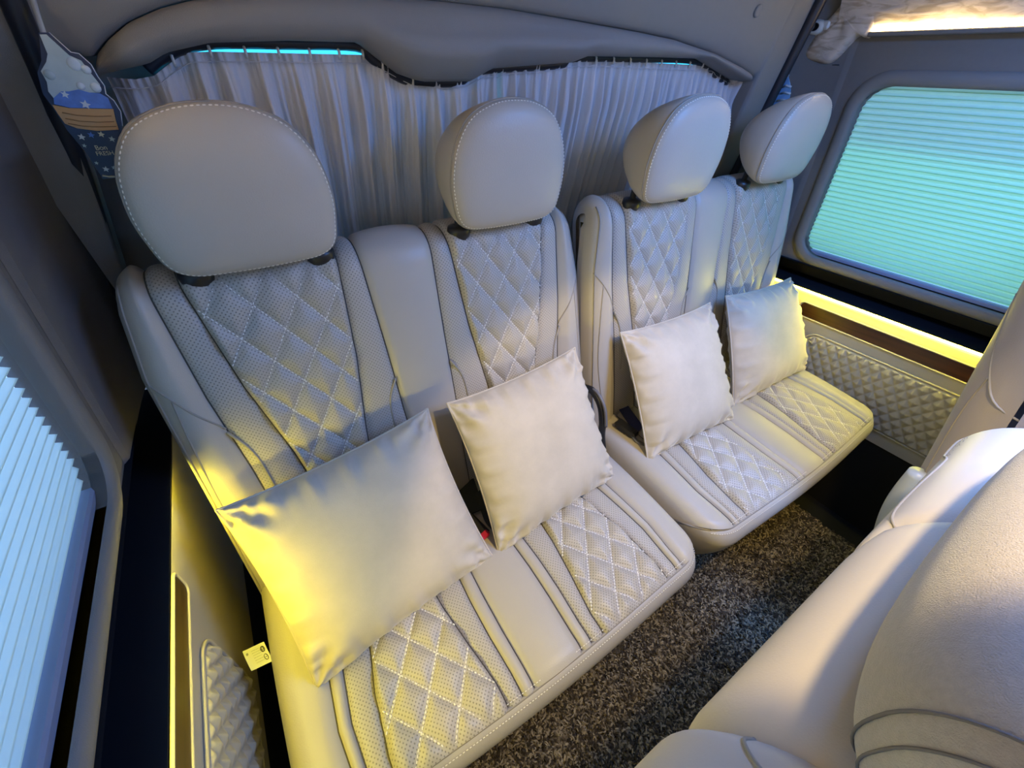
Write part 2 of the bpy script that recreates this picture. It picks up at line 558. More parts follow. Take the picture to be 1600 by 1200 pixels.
# windows: frame, pane, film and the pleated blinds
def window(idx, wx, sgn, y0, y1, film):
    root = empty('window_%d' % idx, ((wx(WZ0)), (y0 + y1) / 2, WZ0))
    setp(root, kind='structure')
    off = Vector(root.location)
    # moulded frame around the opening
    loops = []
    for g, d in ((0.034, 0.0), (0.030, -0.006), (0.020, -0.009), (0.008, -0.008), (0.0, -0.002), (0.0, 0.016)):
        lp = rrect(y0 - g, y1 + g, WZ0 - g, WZ1 + g, 0.06 + g * 0.8)
        loops.append([(wx(z) + sgn * d - off.x, y - off.y, z - off.z) for y, z in lp])
    V, F = grid(loops, wrap_c=True, flip=(sgn < 0))
    obj('frame', V, F, frame_m, root)
    lp = rrect(y0 - 0.012, y1 + 0.012, WZ0 - 0.012, WZ1 + 0.012, 0.065)
    n = len(lp)
    V = [(wx(z) + sgn * 0.050 - off.x, y - off.y, z - off.z) for y, z in lp] + [(wx(z) + sgn * 0.054 - off.x, y - off.y, z - off.z) for y, z in lp]
    F = [tuple(range(n)), tuple(range(2 * n - 1, n - 1, -1))] + [(i, (i + 1) % n, (i + 1) % n + n, i + n) for i in range(n)]
    obj('pane', V, F, glass_side, root, False)
    if film:
        P = [[(wx(z) + sgn * 0.047 - off.x, y - off.y, z - off.z) for y in (y0 - 0.01, y1 + 0.01)] for z in (1.155, 1.30)]
        V, F = grid(P)
        obj('tint_film', V, F, film_m, root, False)
    return root

def blind(name, wx, sgn, y0, y1, mat, label):
    root = empty(name, (wx(WZ0), (y0 + y1) / 2, WZ0))
    setp(root, label, 'blind', 'pleated window blinds')
    off = Vector(root.location)
    pitch = 0.0142
    z0, z1 = WZ0 + 0.012, WZ1 + 0.008
    n = int((z1 - z0) / (pitch / 2))
    rows = []
    for i in range(n + 1):
        z = z0 + (z1 - z0) * i / n
        d = 0.022 + (0.0 if i % 2 else 0.008)
        rows.append([(wx(z) + sgn * d - off.x, y - off.y, z - off.z) for y in np.linspace(y0 - 0.008, (y1 + 0.012) if sgn > 0 else y1 - 0.006 + (0.005 if i % 2 else 0.0), 3)])
    V, F = grid(rows)
    V = [tuple(v) for v in V]; nv = 3
    for i in range(1, n, 2):                       # added strips dim each crease, standing in for its shadow line
        b0 = len(V)
        for k in (-1, 1):
            for j in range(3):
                x, y, z = V[i * nv + j]
                V.append((x + sgn * 0.0016, y, z + k * 0.0009))
        F += [(b0, b0 + 1, b0 + 4, b0 + 3), (b0 + 1, b0 + 2, b0 + 5, b0 + 4)]
    obj('pleated_fabric', V, F, mat, root, False)
    V, F = box_vf(min(sgn * 0.012, sgn * 0.034), max(sgn * 0.012, sgn * 0.034), y0 - off.y - 0.006, y1 - off.y + 0.004, -0.004, 0.011, 0.003)
    fixn(obj('bottom_rail', V, F, rail_m, root, False))
    V, F = box_vf(min(sgn * 0.012, sgn * 0.034), max(sgn * 0.012, sgn * 0.034), y0 - off.y - 0.006, y1 - off.y + 0.004, WZ1 - WZ0 + 0.004, WZ1 - WZ0 + 0.016, 0.003)
    o = fixn(obj('head_rail', V, F, rail_m, root, False)); o.location.x = wx(WZ1) - wx(WZ0)
    return root
window(1, wxl, -1, *WINS[0], False)
window(2, wxr, 1, *WINS[0], True)
window(3, wxl, -1, *WINS[1], False)
window(4, wxr, 1, *WINS[1], True)
blind('pleated_blind', wxl, -1, *WINS[0], blind_m, 'pale blue pleated blind with serrated edge beside the leftmost pillow')
blind('pleated_blind', wxr, 1, *WINS[0], blind_g, 'aqua pleated blind in the window above the glowing right light strip')

# ceiling with the recess of the lamp, front bulkhead with the windscreen opening
setp(box('ceiling', 0.0, 1.64, YF, 0.55, ZT, ZT + 0.03, ceil_m), kind='structure')
mb = MB()
for a in ((-0.3, 1.95, -0.06, 0.85), (-0.3, 0.05, 0.85, 1.65), (1.58, 1.95, 0.85, 1.65), (0.05, 1.58, 1.45, 1.65)):
    mb.add(*box_vf(a[0], a[1], YF - 0.04, YF, a[2], a[3]))
setp(mb.build('wall_front', wall_m, None, False), kind='structure')
w5 = box('window_5', 0.04, 1.59, YF - 0.03, YF - 0.024, 0.84, 1.46, glass_side); setp(w5, kind='structure')

# ---- roof coves (marbled leather) with warm light strips
def cove(idx, sgn, wx, label_led):
    root = empty('trim_%d' % idx, (wx(1.41), 0.1, 1.41)); setp(root, kind='structure')
    off = Vector(root.location)
    ys = list(np.linspace(YF, -0.1, 30)) + list(np.linspace(-0.05, 0.16, 14))
    P = []
    prof = [(0.004, 1.400), (0.012, 1.408), (0.022, 1.420), (0.034, 1.445), (0.055, 1.49), (0.09, 1.54), (0.14, 1.58), (0.20, 1.605)]
    for y in ys:
        k = sstep(0.06, 0.15, y)
        row = []
        for d, z in prof:
            wob = 0.003 * math.sin(y * 23 + z * 40) + 0.002 * math.sin(y * 61 + z * 90)
            zz = z - 0.055 * k * sstep(1.50, 1.40, z) if False else z
            row.append((wx(1.41) - sgn * (d + 0.004 * math.sin(y * 9) * 0.3 + 0.012 * k + wob * (1 if d > .01 else 0)) - off.x, y - off.y, zz - off.z))
        P.append(row)
    V, F = grid(P, flip=(sgn > 0))
    obj('cove_lining', V, F, marble_m, root)
    # padded end cap over the rear pillar
    poly = [(0.075, 1.406), (0.107, 1.394), (0.146, 1.342), (0.185, 1.340), (0.227, 1.354), (0.215, 1.40), (0.165, 1.47), (0.15, 1.60), (0.07, 1.60)]
    path = smooth_path([(y, z, 0) for y, z in poly], 54, True)
    cy = sum(p[0] for p in path) / len(path); cz = sum(p[1] for p in path) / len(path)
    rows = []
    for d, s in ((0.0, 1.0), (0.016, 1.0), (0.026, 0.96), (0.031, 0.88), (0.033, 0.6), (0.033, 0.02)):
        rows.append([(wx(cz + (p[1] - cz) * s) - sgn * (d + 0.002 * math.sin(p[1] * 80 + p[0] * 30)) - off.x, cy + (p[0] - cy) * s - off.y, cz + (p[1] - cz) * s - off.z) for p in path])
    V, F = grid(rows, wrap_c=True, flip=(sgn > 0))
    obj('end_cap', V, F, marble_m, root)
    # ledge that carries the strip
    x0 = wx(1.40)
    V, F = box_vf(*sorted((x0 + sgn * 0.01, x0 - sgn * 0.027)), YF, 0.08, 1.392, 1.402, 0.002)
    V = [(a - off.x, b - off.y, c - off.z) for a, b, c in V]
    fixn(obj('ledge', V, F, wall_m, root, False))
    led = box('led_strip', *sorted((x0 - sgn * 0.018, x0 - sgn * 0.024)), YF + 0.02, 0.075, 1.4025, 1.4085, roof_led_m)
    setp(led, label_led, 'light strip', 'warm light strips under the roof coves')
cove(1, 1, wxr, 'warm white light strip along the cream roof cove above the aqua blind')
cove(2, -1, wxl, 'warm white light strip along the roof cove above the blue blind')

# ---- lower side panels: lip, light strip, wood inlay, quilted inset
def side_panel(idx, xp, sgn, label_led):
    """sgn +1: right side of the van (outside is +x)"""
    root = empty('trim_%d' % idx, (xp, 0.0, 0.0)); setp(root, kind='structure')
    Y1 = 0.42
    # main board with rounded top edge
    prof = [(0.0, 0.335), (0.0, 0.70), (0.0, 0.718), (0.004, 0.7255), (0.02, 0.7255), (0.02, 0.335)]
    ys = (YF, Y1)
    P = [[(sgn * d, y, z) for d, z in prof] for y in ys]
    V, F = grid(P)
    fixn(obj('panel_board', V, F, panel_m, root, False))
    # black shelf behind the lip, up to the window wall
    prof = [(-0.019, 0.738), (-0.019, 0.7425), (0.004, 0.743), (0.10, 0.743), (0.10, 0.802), (-0.01 + (wxr(ZS) - 1.722 if sgn > 0 else (-0.098 - wxl(ZS))), 0.802),
            (0.12, 0.815), (0.12, 0.738)]
    P = [[(sgn * d, y, z) for d, z in prof + prof[:1]] for y in ys]
    V, F = grid(P)
    fixn(obj('shelf', V, F, black_trim, root, False))
    V, F = box_vf(*sorted((-sgn * 0.019, sgn * 0.006)), YF, Y1, 0.738, 0.7425, 0.001)
    fixn(obj('lip', V, F, panel_m if sgn < 0 else black_trim, root, False))
    # wood inlay with rounded rear end, framed by a thin bead
    def slot(y1, z0, z1, r, n=8, y0=YF + 0.05):
        pts = [(y0, z0)]
        for k in range(n + 1):
            a = math.radians(-90 + 90 * k / n); pts.append((y1 - r + r * math.cos(a), z0 + r + r * math.sin(a)))
        for k in range(n + 1):
            a = math.radians(90 * k / n); pts.append((y1 - r + r * math.cos(a), z1 - r + r * math.sin(a)))
        pts.append((y0, z1))
        return pts
    zt, zb = (0.688, 0.645) 
    poly = slot(-0.045, zb, zt, 0.012)
    V, F = prism_x(poly, -sgn * 0.0025, sgn * 0.004)
    fixn(obj('wood_inlay', V, F, wood_m, root, False))
    bead = [( -sgn * 0.002, y, z) for y, z in slot(-0.041, zb - 0.004, zt + 0.003, 0.014)]
    tube('bead', bead, 0.0028, panel_m, root, 6)
    # quilted inset: tufted diamond cells
    y1, z0, z1 = -0.105, 0.385, 0.598
    y0 = -1.25
    ny, nz = 460, 84
    cw, chh = 0.0325, 0.0465
    P = []; U = []
    for i in range(nz + 1):
        z = z0 + (z1 - z0) * i / nz
        row = []
        for j in range(ny + 1):
            y = y1 + (y0 - y1) * j / ny
            dd = min(y1 - y, z1 - z, z - z0)
            # round the rear corners
            cy_, cz_ = y1 - 0.04, (z1 - 0.04 if z > (z0 + z1) / 2 else z0 + 0.04)
            yy, zz = y, z
            if y > cy_ and ((z > cz_) if z > (z0 + z1) / 2 else (z < cz_)):
                # square corner mapped to round corner
                a = (y - cy_) / 0.04; b = (z - cz_) / 0.04
                s = max(abs(a), abs(b)); L = math.hypot(a, b)
                if L > 1e-6:
                    yy = cy_ + a * s / L * 0.04; zz = cz_ + b * s / L * 0.04
            p = y / (cw / 2); q = (z - z1) / (chh / 2)
            f1 = abs(((p + q) / 2) % 1.0 - 0.5) * 2; f2 = abs(((p - q) / 2) % 1.0 - 0.5) * 2
            puff = 0.0085 * min(1 - f1, 1 - f2) ** 0.75 * 1.0
            e = sstep(0.0, 0.008, dd)
            row.append((-sgn * (0.001 + e * (0.003 + puff)), yy, zz))
        P.append(row)
    V, F = grid(P, flip=(sgn < 0))
    obj('quilted_inset', V, F, panel_m, root)
    # bead around the inset
    edge = [(-sgn * 0.002, y, z) for y, z in slot(y1 + 0.003, z0 - 0.003, z1 + 0.003, 0.043, 10, y0)]
    tube('inset_bead', edge, 0.0035, panel_m, root, 6)
    # dark lower wall
    V, F = box_vf(*sorted((sgn * 0.006, sgn * 0.03)), YF, Y1, -0.012, 0.336)
    fixn(obj('kick_board', V, F, vinyl, root, False))
    led = box('led_strip', *sorted((xp - sgn * 0.0105, xp - sgn * 0.0065)), -0.66, 0.115 if sgn > 0 else 0.17, 0.7278, 0.7373, led_m)
    setp(led, label_led, 'light strip', 'yellow light strips on the side panels')
side_panel(3, 1.722, 1, 'glowing yellow light strip above the dark wood inlay right of the benches')
side_panel(4, -0.098, -1, 'yellow light strip under the panel edge left of the leftmost pillow')

# ---- tailgate
GP = 0.56                                        # plane  y + 0.2 z = GP
def gy(z, off=0.0): return GP - off - 0.2 * z
mb = MB()
for x0, x1, z0, z1 in ((-0.25, 1.90, -0.06, 0.95), (-0.25, 0.165, 0.95, 1.335), (1.40, 1.90, 0.95, 1.335), (-0.25, 1.90, 1.335, 1.66)):
    V = []
    for d in (-0.035, -0.065):
        V += [(x0, gy(z0, d), z0), (x1, gy(z0, d), z0), (x1, gy(z1, d), z1), (x0, gy(z1, d), z1)]
    mb.add(V, [(0, 1, 2, 3), (7, 6, 5, 4), (0, 4, 5, 1), (1, 5, 6, 2), (2, 6, 7, 3), (3, 7, 4, 0)])
wall_rear = setp(fixn(mb.build('wall_rear', gate_m, None, False)), kind='structure')
w6 = empty('window_6', (0.8, gy(0.95), 0.95)); setp(w6, kind='structure')
V = []
for d in (-0.05, -0.055):
    V += [(x - 0.8, gy(z, d) - gy(0.95), z - 0.95) for x, z in ((0.09, 0.94), (1.51, 0.94), (1.51, 1.345), (0.09, 1.345))]
obj('pane', V, [(0, 1, 2, 3), (7, 6, 5, 4), (0, 4, 5, 1), (1, 5, 6, 2), (2, 6, 7, 3), (3, 7, 4, 0)], glass_rear, w6, False)

LOWX = [0.0, 0.065, 0.124, 0.148, 0.202, 0.30, 0.409, 0.438, 0.474, 0.508, 0.603, 0.649, 0.837, 0.876, 1.10, 1.259, 1.394, 1.448, 1.504, 1.6]
LOWZ = [1.285, 1.291, 1.304, 1.316, 1.328, 1.334, 1.336, 1.318, 1.296, 1.287, 1.288, 1.308, 1.321, 1.332, 1.336, 1.337, 1.306, 1.294, 1.295, 1.29]
UPX = [0.065, 0.07, 0.09, 0.121, 0.159, 0.196, 0.28, 0.40, 0.55, 0.671, 0.817, 0.994, 1.12, 1.277, 1.404, 1.498, 1.504]
UPZ = [1.297, 1.309, 1.325, 1.344, 1.359, 1.369, 1.382, 1.389, 1.391, 1.390, 1.384, 1.376, 1.368, 1.348, 1.325, 1.303, 1.300]
# dark rubber seal / rail behind the header
tg = empty('trim_5', (0.78, gy(1.3), 1.3)); setp(tg, kind='structure')
def tgl(x, off, z): return (x - 0.78, gy(z, off) - gy(1.3), z - 1.3)
xs = np.concatenate([np.linspace(0.066, 0.16, 12), np.linspace(0.17, 1.24, 110), np.linspace(1.25, 1.503, 26)])
P = []
for x in xs:
    zl = interp(x, LOWX, LOWZ); zu = interp(x, UPX, UPZ)
    zu = max(zu, zl + 0.006)
    mid = sstep(0.40, 0.50, x) * sstep(0.93, 0.82, x)
    endf = sstep(0.06, 0.11, x) * sstep(1.506, 1.45, x)
    H = zu - zl
    row = [tgl(x, -0.03, zl + 0.004), tgl(x, 0.02, zl + 0.001)]
    for s, d in ((0.0, 0.046), (0.05, 0.056), (0.14, 0.063), (0.30, 0.067 + 0.012 * mid), (0.45, 0.069 + 0.014 * mid), (0.60, 0.067 + 0.004 * mid), (0.78, 0.063), (0.92, 0.058), (1.0, 0.048), (1.02, 0.040)):
        row.append(tgl(x, 0.03 + (d - 0.03) * (0.35 + 0.65 * endf), zl + H * s))
    P.append(row)
V, F = grid(P)
fixn(obj('header_moulding', V, F, gate_m, tg))
# upper gate panel above the groove and down both sides
xs = list(np.linspace(-0.05, 0.064, 12)) + list(np.linspace(0.07, 1.50, 90)) + list(np.linspace(1.506, 1.592, 6))
P = []
for x in xs:
    if x < 0.066: zu = float(np.interp(x, [-0.05, 0.03, 0.066], [0.93, 1.31, 1.31]))
    elif x > 1.503: zu = 0.85
    else: zu = interp(x, UPX, UPZ) + 0.002
    row = [tgl(x, 0.0, zu)]
    for s in (0.0, 0.006, 0.015):
        row.append(tgl(x, 0.046 + (0.010 * (s / 0.015)), zu + s))
    for k in range(1, 9):
        row.append(tgl(x, 0.056 + 0.006 * math.sin(k / 8 * math.pi), zu + 0.015 + (1.64 - zu - 0.015) * k / 8))
    P.append(row)
V, F = grid(P)
fixn(obj('upper_panel', V, F, gate_m, tg))
for x, z in ((1.365, 1.43), (0.93, 1.44)):           # plastic plugs in the upper panel
    r = []
    for rad, d in ((0.012, 0.058), (0.0115, 0.061), (0.009, 0.062), (0.001, 0.062)):
        r.append([tgl(x + rad * math.cos(a) * (2.0 if x < 1 else 1), d + 0.004, z + rad * math.sin(a)) for a in np.linspace(0, 2 * math.pi, 17)[:-1]])
    V, F = grid(r, wrap_c=True)
    fixn(obj('plug', V, F, gate_m, tg))
# black window rubber visible between header and curtain
pts = [tgl(x, 0.004, z) for x, z in smooth_path([(0.118, 1.297), (0.14, 1.311), (0.165, 1.322), (0.21, 1.330), (0.30, 1.3325), (0.41, 1.3335), (0.435, 1.318), (0.474, 1.296), (0.51, 1.287), (0.60, 1.287), (0.65, 1.306), (0.838, 1.318), (0.876, 1.330), (1.1, 1.334), (1.25, 1.335), (1.33, 1.326), (1.39, 1.304), (1.45, 1.29)], 100)]
tube('window_rubber', pts, 0.0085, seal_m, tg, 8)
# rubber seals down the gate edges
s1 = smooth_path([(1.600, gy(1.62, 0.068), 1.62), (1.602, gy(1.47, 0.068), 1.47), (1.602, gy(1.26, 0.066), 1.26), (1.603, gy(1.05, 0.064), 1.05), (1.604, gy(0.8, 0.06), 0.8)], 24)
setp(tube('trim_6', s1, 0.0145, seal_m, None, 10), kind='structure')
s2 = smooth_path([(0.055, gy(1.62, 0.066), 1.62), (0.026, gy(1.36, 0.062), 1.36), (-0.008, gy(1.18, 0.045), 1.18), (-0.048, gy(0.994, 0.04), 0.994), (-0.075, gy(0.8, 0.04), 0.8)], 24)
setp(tube('trim_7', s2, 0.012, seal_m, None, 10), kind='structure')

# ------------------------------------------------------------------ curtains on the tailgate window
def curtain(name, top, period, seed, hooks, label):
    rr = random.Random(seed)
    xs = [p[0] for p in top]; zs = [p[1] for p in top]
    x0, x1 = xs[0], xs[-1]
    root = empty(name, ((x0 + x1) / 2, gy(0.9), 0.9))
    setp(root, label, 'curtain', 'curtains over the tailgate window')
    off = Vector(root.location)
    # fold edges with irregular widths
    edges = [x0]
    while edges[-1] < x1:
        edges.append(edges[-1] + period * rr.uniform(0.35, 0.65))
    lev = [(1 if i % 2 else 0) * rr.uniform(0.65, 1.0) for i in range(len(edges))]
    n = int((x1 - x0) / 0.0022)
    rows = []
    for k in range(31):
        s = k / 30
        row = []
        for i in range(n + 1):
            x = x0 + (x1 - x0) * i / n
            zt = interp(x, xs, zs)
            z = zt + (0.86 - zt) * (s ** 1.15)
            a = min(1.0, max(0.0, (interp(x, edges, lev) - 0.42) * 2.0 + 0.42))
            fine = 0.25 * math.sin(x * 2 * math.pi / (period * 0.23) + 3 * math.sin(x * 40))
            amp = 0.026 * (0.35 + 0.65 * sstep(0.0, 0.25, s))
            d = amp * (a + fine * 0.5)
            # ruffled header
            if s < 0.06:
                d += 0.002 * math.sin(x * 700)
            endc = sstep(0, 0.09, x - 0.07) * sstep(0, 0.14, 1.53 - x)
            d += (1 - endc) * 0.008 * math.sin(z * 60 + x * 50)
            sag = (0.25 * (1 - s) * s) * 0.01 * math.sin(x * 30)
            row.append((x + 0.004 * math.sin(s * 5 + x * 20) * s - off.x, gy(z, 0.002 + d) - off.y, z + sag - off.z))
        rows.append(row)
    V, F = grid(rows)
    obj('cloth', V, F, curtain_m, root)
    hem = []
    for i in range(0, n + 1, 3):
        x = x0 + (x1 - x0) * i / n
        z = interp(x, xs, zs) - 0.011
        hem.append((x - off.x, gy(z, 0.010 + 0.006 * interp(x, edges, lev)) - off.y, z - off.z))
    tube('hem', hem, 0.0007, curtain_m, root, 5)
    for x in hooks:
        z = interp(x, xs, zs)
        V, F = tube_vf([(0, 0, -0.006), (0, -0.003, -0.002), (0, -0.003, 0.004), (0, 0.003, 0.008)], 0.0022, 6)
        h = obj('hook', V, F, white_plastic, root)
        h.location = (x - off.x, gy(z, 0.012) - off.y, z - off.z)
CLT = [(0.068, 1.288), (0.10, 1.286), (0.122, 1.290), (0.146, 1.304), (0.171, 1.317), (0.202, 1.319), (0.426, 1.3215), (0.457, 1.310), (0.503, 1.291), (0.57, 1.287), (0.615, 1.290), (0.648, 1.304), (0.682, 1.307)]
CRT = [(0.6835, 1.304), (0.71, 1.311), (0.803, 1.316), (0.880, 1.326), (0.925, 1.3275), (1.351, 1.325), (1.383, 1.313), (1.44, 1.300), (1.535, 1.287)]
curtain('curtain', CLT, 0.046, 3, [0.152, 0.2, 0.245, 0.29, 0.335, 0.38, 0.418], 'grey pleated curtain with broad folds behind the two left headrests')
curtain('curtain', CRT, 0.028, 8, [0.93 + 0.053 * k for k in range(9)], 'grey curtain with fine narrow folds behind the two right headrests')

# ------------------------------------------------------------------ floor mat
floor_mat = empty('floor_mat', (0.75, -0.8, -0.012))
setp(floor_mat, 'brown looped carpet mat on the floor in front of the benches', 'carpet')
V, F = box_vf(-0.80, 0.868, -1.3, 0.85, 0.0, 0.010, 0.003)
fixn(obj('backing', V, F, mat_base, floor_mat, False))
def pile(n):
    # short curled loops, denser where the gap between the seats shows them
    px = NR.uniform(0.05, 1.615, n); py = NR.uniform(-0.92, -0.16, n)
    k = NR.uniform(0, 2 * np.pi, n); c = NR.uniform(-2.2, 2.2, n)
    ln = NR.uniform(0.010, 0.020, n); h = NR.uniform(0.004, 0.013, n); wd = NR.uniform(0.0013, 0.0023, n)
    S = 4
    V = np.zeros((n, S + 1, 2, 3), dtype=np.float32)
    x = px.copy(); y = py.copy(); a = k.copy()
    for s in range(S + 1):
        t = s / S
        z = 0.0095 + h * np.sin(np.pi * (0.12 + 0.76 * t))
        nx, ny = -np.sin(a), np.cos(a)
        V[:, s, 0] = np.stack([x - nx * wd, y - ny * wd, z - 0.0006], -1)
        V[:, s, 1] = np.stack([x + nx * wd, y + ny * wd, z + 0.0006], -1)
        x = x + np.cos(a) * ln / S; y = y + np.sin(a) * ln / S; a = a + c / S
    V = V.reshape(-1, 3) - np.array([0.75, -0.8, 0.0], dtype=np.float32)
    base = (np.arange(n) * (S + 1) * 2)[:, None, None]
    q = np.array([[2 * s, 2 * s + 1, 2 * s + 3, 2 * s + 2] for s in range(S)])[None]
    F = (base + q).reshape(-1, 4)
    me = bpy.data.meshes.new('pile')
    me.vertices.add(len(V)); me.vertices.foreach_set('co', V.ravel())
    me.loops.add(F.size); me.loops.foreach_set('vertex_index', F.ravel().astype(np.int32))
    me.polygons.add(len(F)); me.polygons.foreach_set('loop_start', np.arange(0, F.size, 4, dtype=np.int32))
    me.update(calc_edges=True)
    me.materials.append(carpet_m)
    o = bpy.data.objects.new('pile', me); COL.objects.link(o); o.parent = floor_mat
    o['kind'] = 'stuff'
pile(80000)

# ------------------------------------------------------------------ bench seats
ZC = 0.4926
EV = np.array([0, 0.2579, 0.9662]); NF = np.array([0, -0.9662, 0.2579])
LT = 0.602; TB = 0.11; RS = 0.048
def tabf(xs, ys): return lambda v: float(np.interp(v, xs, ys))
B_cen = tabf([0, .1, .25, .4, .57, .62], [.050, .052, .058, .061, .067, .068])
B_qin = tabf([0, .1, .25, .4, .57, .62], [.162, .156, .140, .118, .104, .102])
B_qout = tabf([0, .1, .25, .4, .57, .62], [.245, .252, .272, .304, .327, .330])
B_pout = tabf([0, .1, .25, .4, .57, .62], [.332, .334, .343, .358, .366, .366])
B_hw = tabf([0, .45, .57, .62], [.428, .428, .412, .408])
LF = LT - TB / 2

def back_pt(x, a, rel):
    v = min(a, LT)
    hw = B_hw(v)
    dx = max(0.0, abs(x) - (hw - RS))
    e = RS - math.sqrt(max(0.0, RS * RS - dx * dx))
    rad = TB / 2 - e + rel
    if a <= LF:
        c = EV * a; d = NF
    else:
        th = (a - LF) / (TB / 2)
        if th <= math.pi:
            c = EV * LF; d = NF * math.cos(th) + EV * math.sin(th)
        else:
            c = EV * (LF - (th - math.pi) * TB / 2); d = -NF
    P = c + d * rad - NF * (TB / 2)
    return (x, P[1], P[2])

def quilt(x, v, xq, vq, hx, hv):
    p = (x - xq) / hx; q = (v - vq) / hv
    f1 = abs(math.sin(math.pi * (p + q) / 2)); f2 = abs(math.sin(math.pi * (p - q) / 2))
    return min(f1, f2) ** 0.6

XQ = 0.215
def back_rel(kind, w, width, x, v, a):
    d = min(w, 1 - w) * width
    g = -0.0042 * math.exp(-(d / 0.0035) ** 2)
    if kind == 'bolster':
        r = 0.013 * math.sin(math.pi * min(1, w * 1.15)) ** 0.8 if w < 0.87 else 0.013 * max(0, math.sin(math.pi * w * 1.15)) ** 0.8
        r = 0.012 * sstep(0, 0.35, w)
    elif kind == 'perforated':
        r = 0.004 * math.sin(math.pi * w)
    elif kind == 'quilt':
        fade = sstep(0.60, 0.56, a)
        r = (0.0015 + 0.0115 * fade * quilt(abs(x), v, XQ, 0.384, 0.0325, 0.0478) + (1 - fade) * 0.005) * sstep(0, 0.008, d)
    else:
        r = 0.010 * math.sin(math.pi * w) ** 0.6
    return g + r

def banded(name_parent, bands, avals, bound, ptf, relf, parent, uvf):
    """bands: list of (kind, name, i0, i1, ncol, mat); bound(i, v) -> x of boundary i"""
    out = []
    for kind, name, i0, i1, nc, mat in bands:
        P = []; U = []
        for a in avals:
            v = min(a, 0.62)
            xa, xb = bound(i0, v), bound(i1, v)
            row = []
            for j in range(nc + 1):
                w = j / nc
                x = xa + (xb - xa) * w
                ww = w if not kind.endswith('*') else 1 - w
                row.append(ptf(x, a, relf(kind.rstrip('*'), ww, abs(xb - xa), x, v, a)))
                U.append((x, a))
            P.append(row)
        V, F = grid(P, flip=True)
        o = obj(name, V, F, mat, parent, True, U)
        out.append(o)
    return out

def bxb(i, v):
    s = -1 if i < 5 else 1
    k = i if i < 5 else 9 - i
    f = (B_hw, B_pout, B_qout, B_qin, B_cen)[k]
    return s * f(v)

bench = empty('bench_seat', (0.382, 0.0, 0.0))
setp(bench, 'beige quilted leather double bench nearest the blue blind, holding the two left pillows', 'bench seat', 'rear bench seats')
ORG = np.array([0, 0, ZC])
def bp(x, a, rel):
    p = back_pt(x, a, rel); return (p[0], p[1], p[2] + ZC)

av = list(np.linspace(-0.03, LF, 128)) + [LF + TB / 2 * t for t in np.linspace(0, math.pi, 15)[1:]] + [LF + TB / 2 * math.pi + d for d in (0.1, 0.3, 0.5)]
# padded core of the backrest
cols = list(np.linspace(-1, -0.9, 8)) + list(np.linspace(-0.85, 0.85, 18)) + list(np.linspace(0.9, 1, 8))
P = [[bp(c * B_hw(min(a, .62)), a, -0.0068) for c in cols] for a in av[::6] + [av[-1]]]
V, F = grid(P, flip=True)
nb = len(cols); nr = len(P)
F += [tuple(range(nb)) + tuple(range((nr - 1) * nb + nb - 1, (nr - 1) * nb - 1, -1))]
backrest = obj('backrest', V, F, leather, bench)
bands = [('bolster', 'bolster_panel', 0, 1, 18, leather), ('perforated', 'perforated_strip', 1, 2, 8, perf), ('quilt', 'quilted_panel', 2, 3, 50, perf),
         ('perforated', 'perforated_strip', 3, 4, 8, perf), ('centre', 'centre_panel', 4, 5, 18, leather),
         ('perforated', 'perforated_strip', 5, 6, 8, perf), ('quilt', 'quilted_panel', 6, 7, 50, perf), ('perforated', 'perforated_strip', 7, 8, 8, perf),
         ('bolster*', 'bolster_panel', 8, 9, 18, leather)]
# bolster relief counts from the inner seam outwards
_rel0 = back_rel
def back_rel2(kind, w, width, x, v, a):
    if kind == 'bolster':
        w = 1 - w
    return _rel0(kind, w, width, x, v, a)
banded('backrest', bands, av, bxb, bp, back_rel2, backrest, None)

# stitched diamonds on the backrest
st = MB()
def line_on(ptf, f, n, t0, t1, inside):
    """polyline f(t)->(x,a) lifted on the surface, broken where not inside"""
    seg = []
    res = []
    for k in range(n + 1):
        t = t0 + (t1 - t0) * k / n
        x, a = f(t)
        if inside(x, a): seg.append((x, a))
        else:
            if len(seg) > 2: res.append(seg)
            seg = []
    if len(seg) > 2: res.append(seg)
    return res
def qinside(s):
    return lambda x, a: (0.0 < a < 0.575) and B_qin(a) + 0.002 < s * x < B_qout(a) - 0.002
for s in (-1, 1):
    for fam in (-1, 1):
        for k in range(-14, 15):
            def f(t, k=k, fam=fam, s=s):
                v = t
                return (s * (XQ + 0.0325 * (2 * k + fam * (v - 0.384) / 0.0478)), v)
            for seg in line_on(bp, f, 120, 0.0, 0.58, qinside(s)):
                pts = [bp(x, a, 0.0036) for x, a in seg]
                dashes(st, pts, [NF] * len(pts), 0.0066, 0.0050, 0.0010)
st_o = st.build('stitching', thread, backrest); st_o['kind'] = 'stuff'

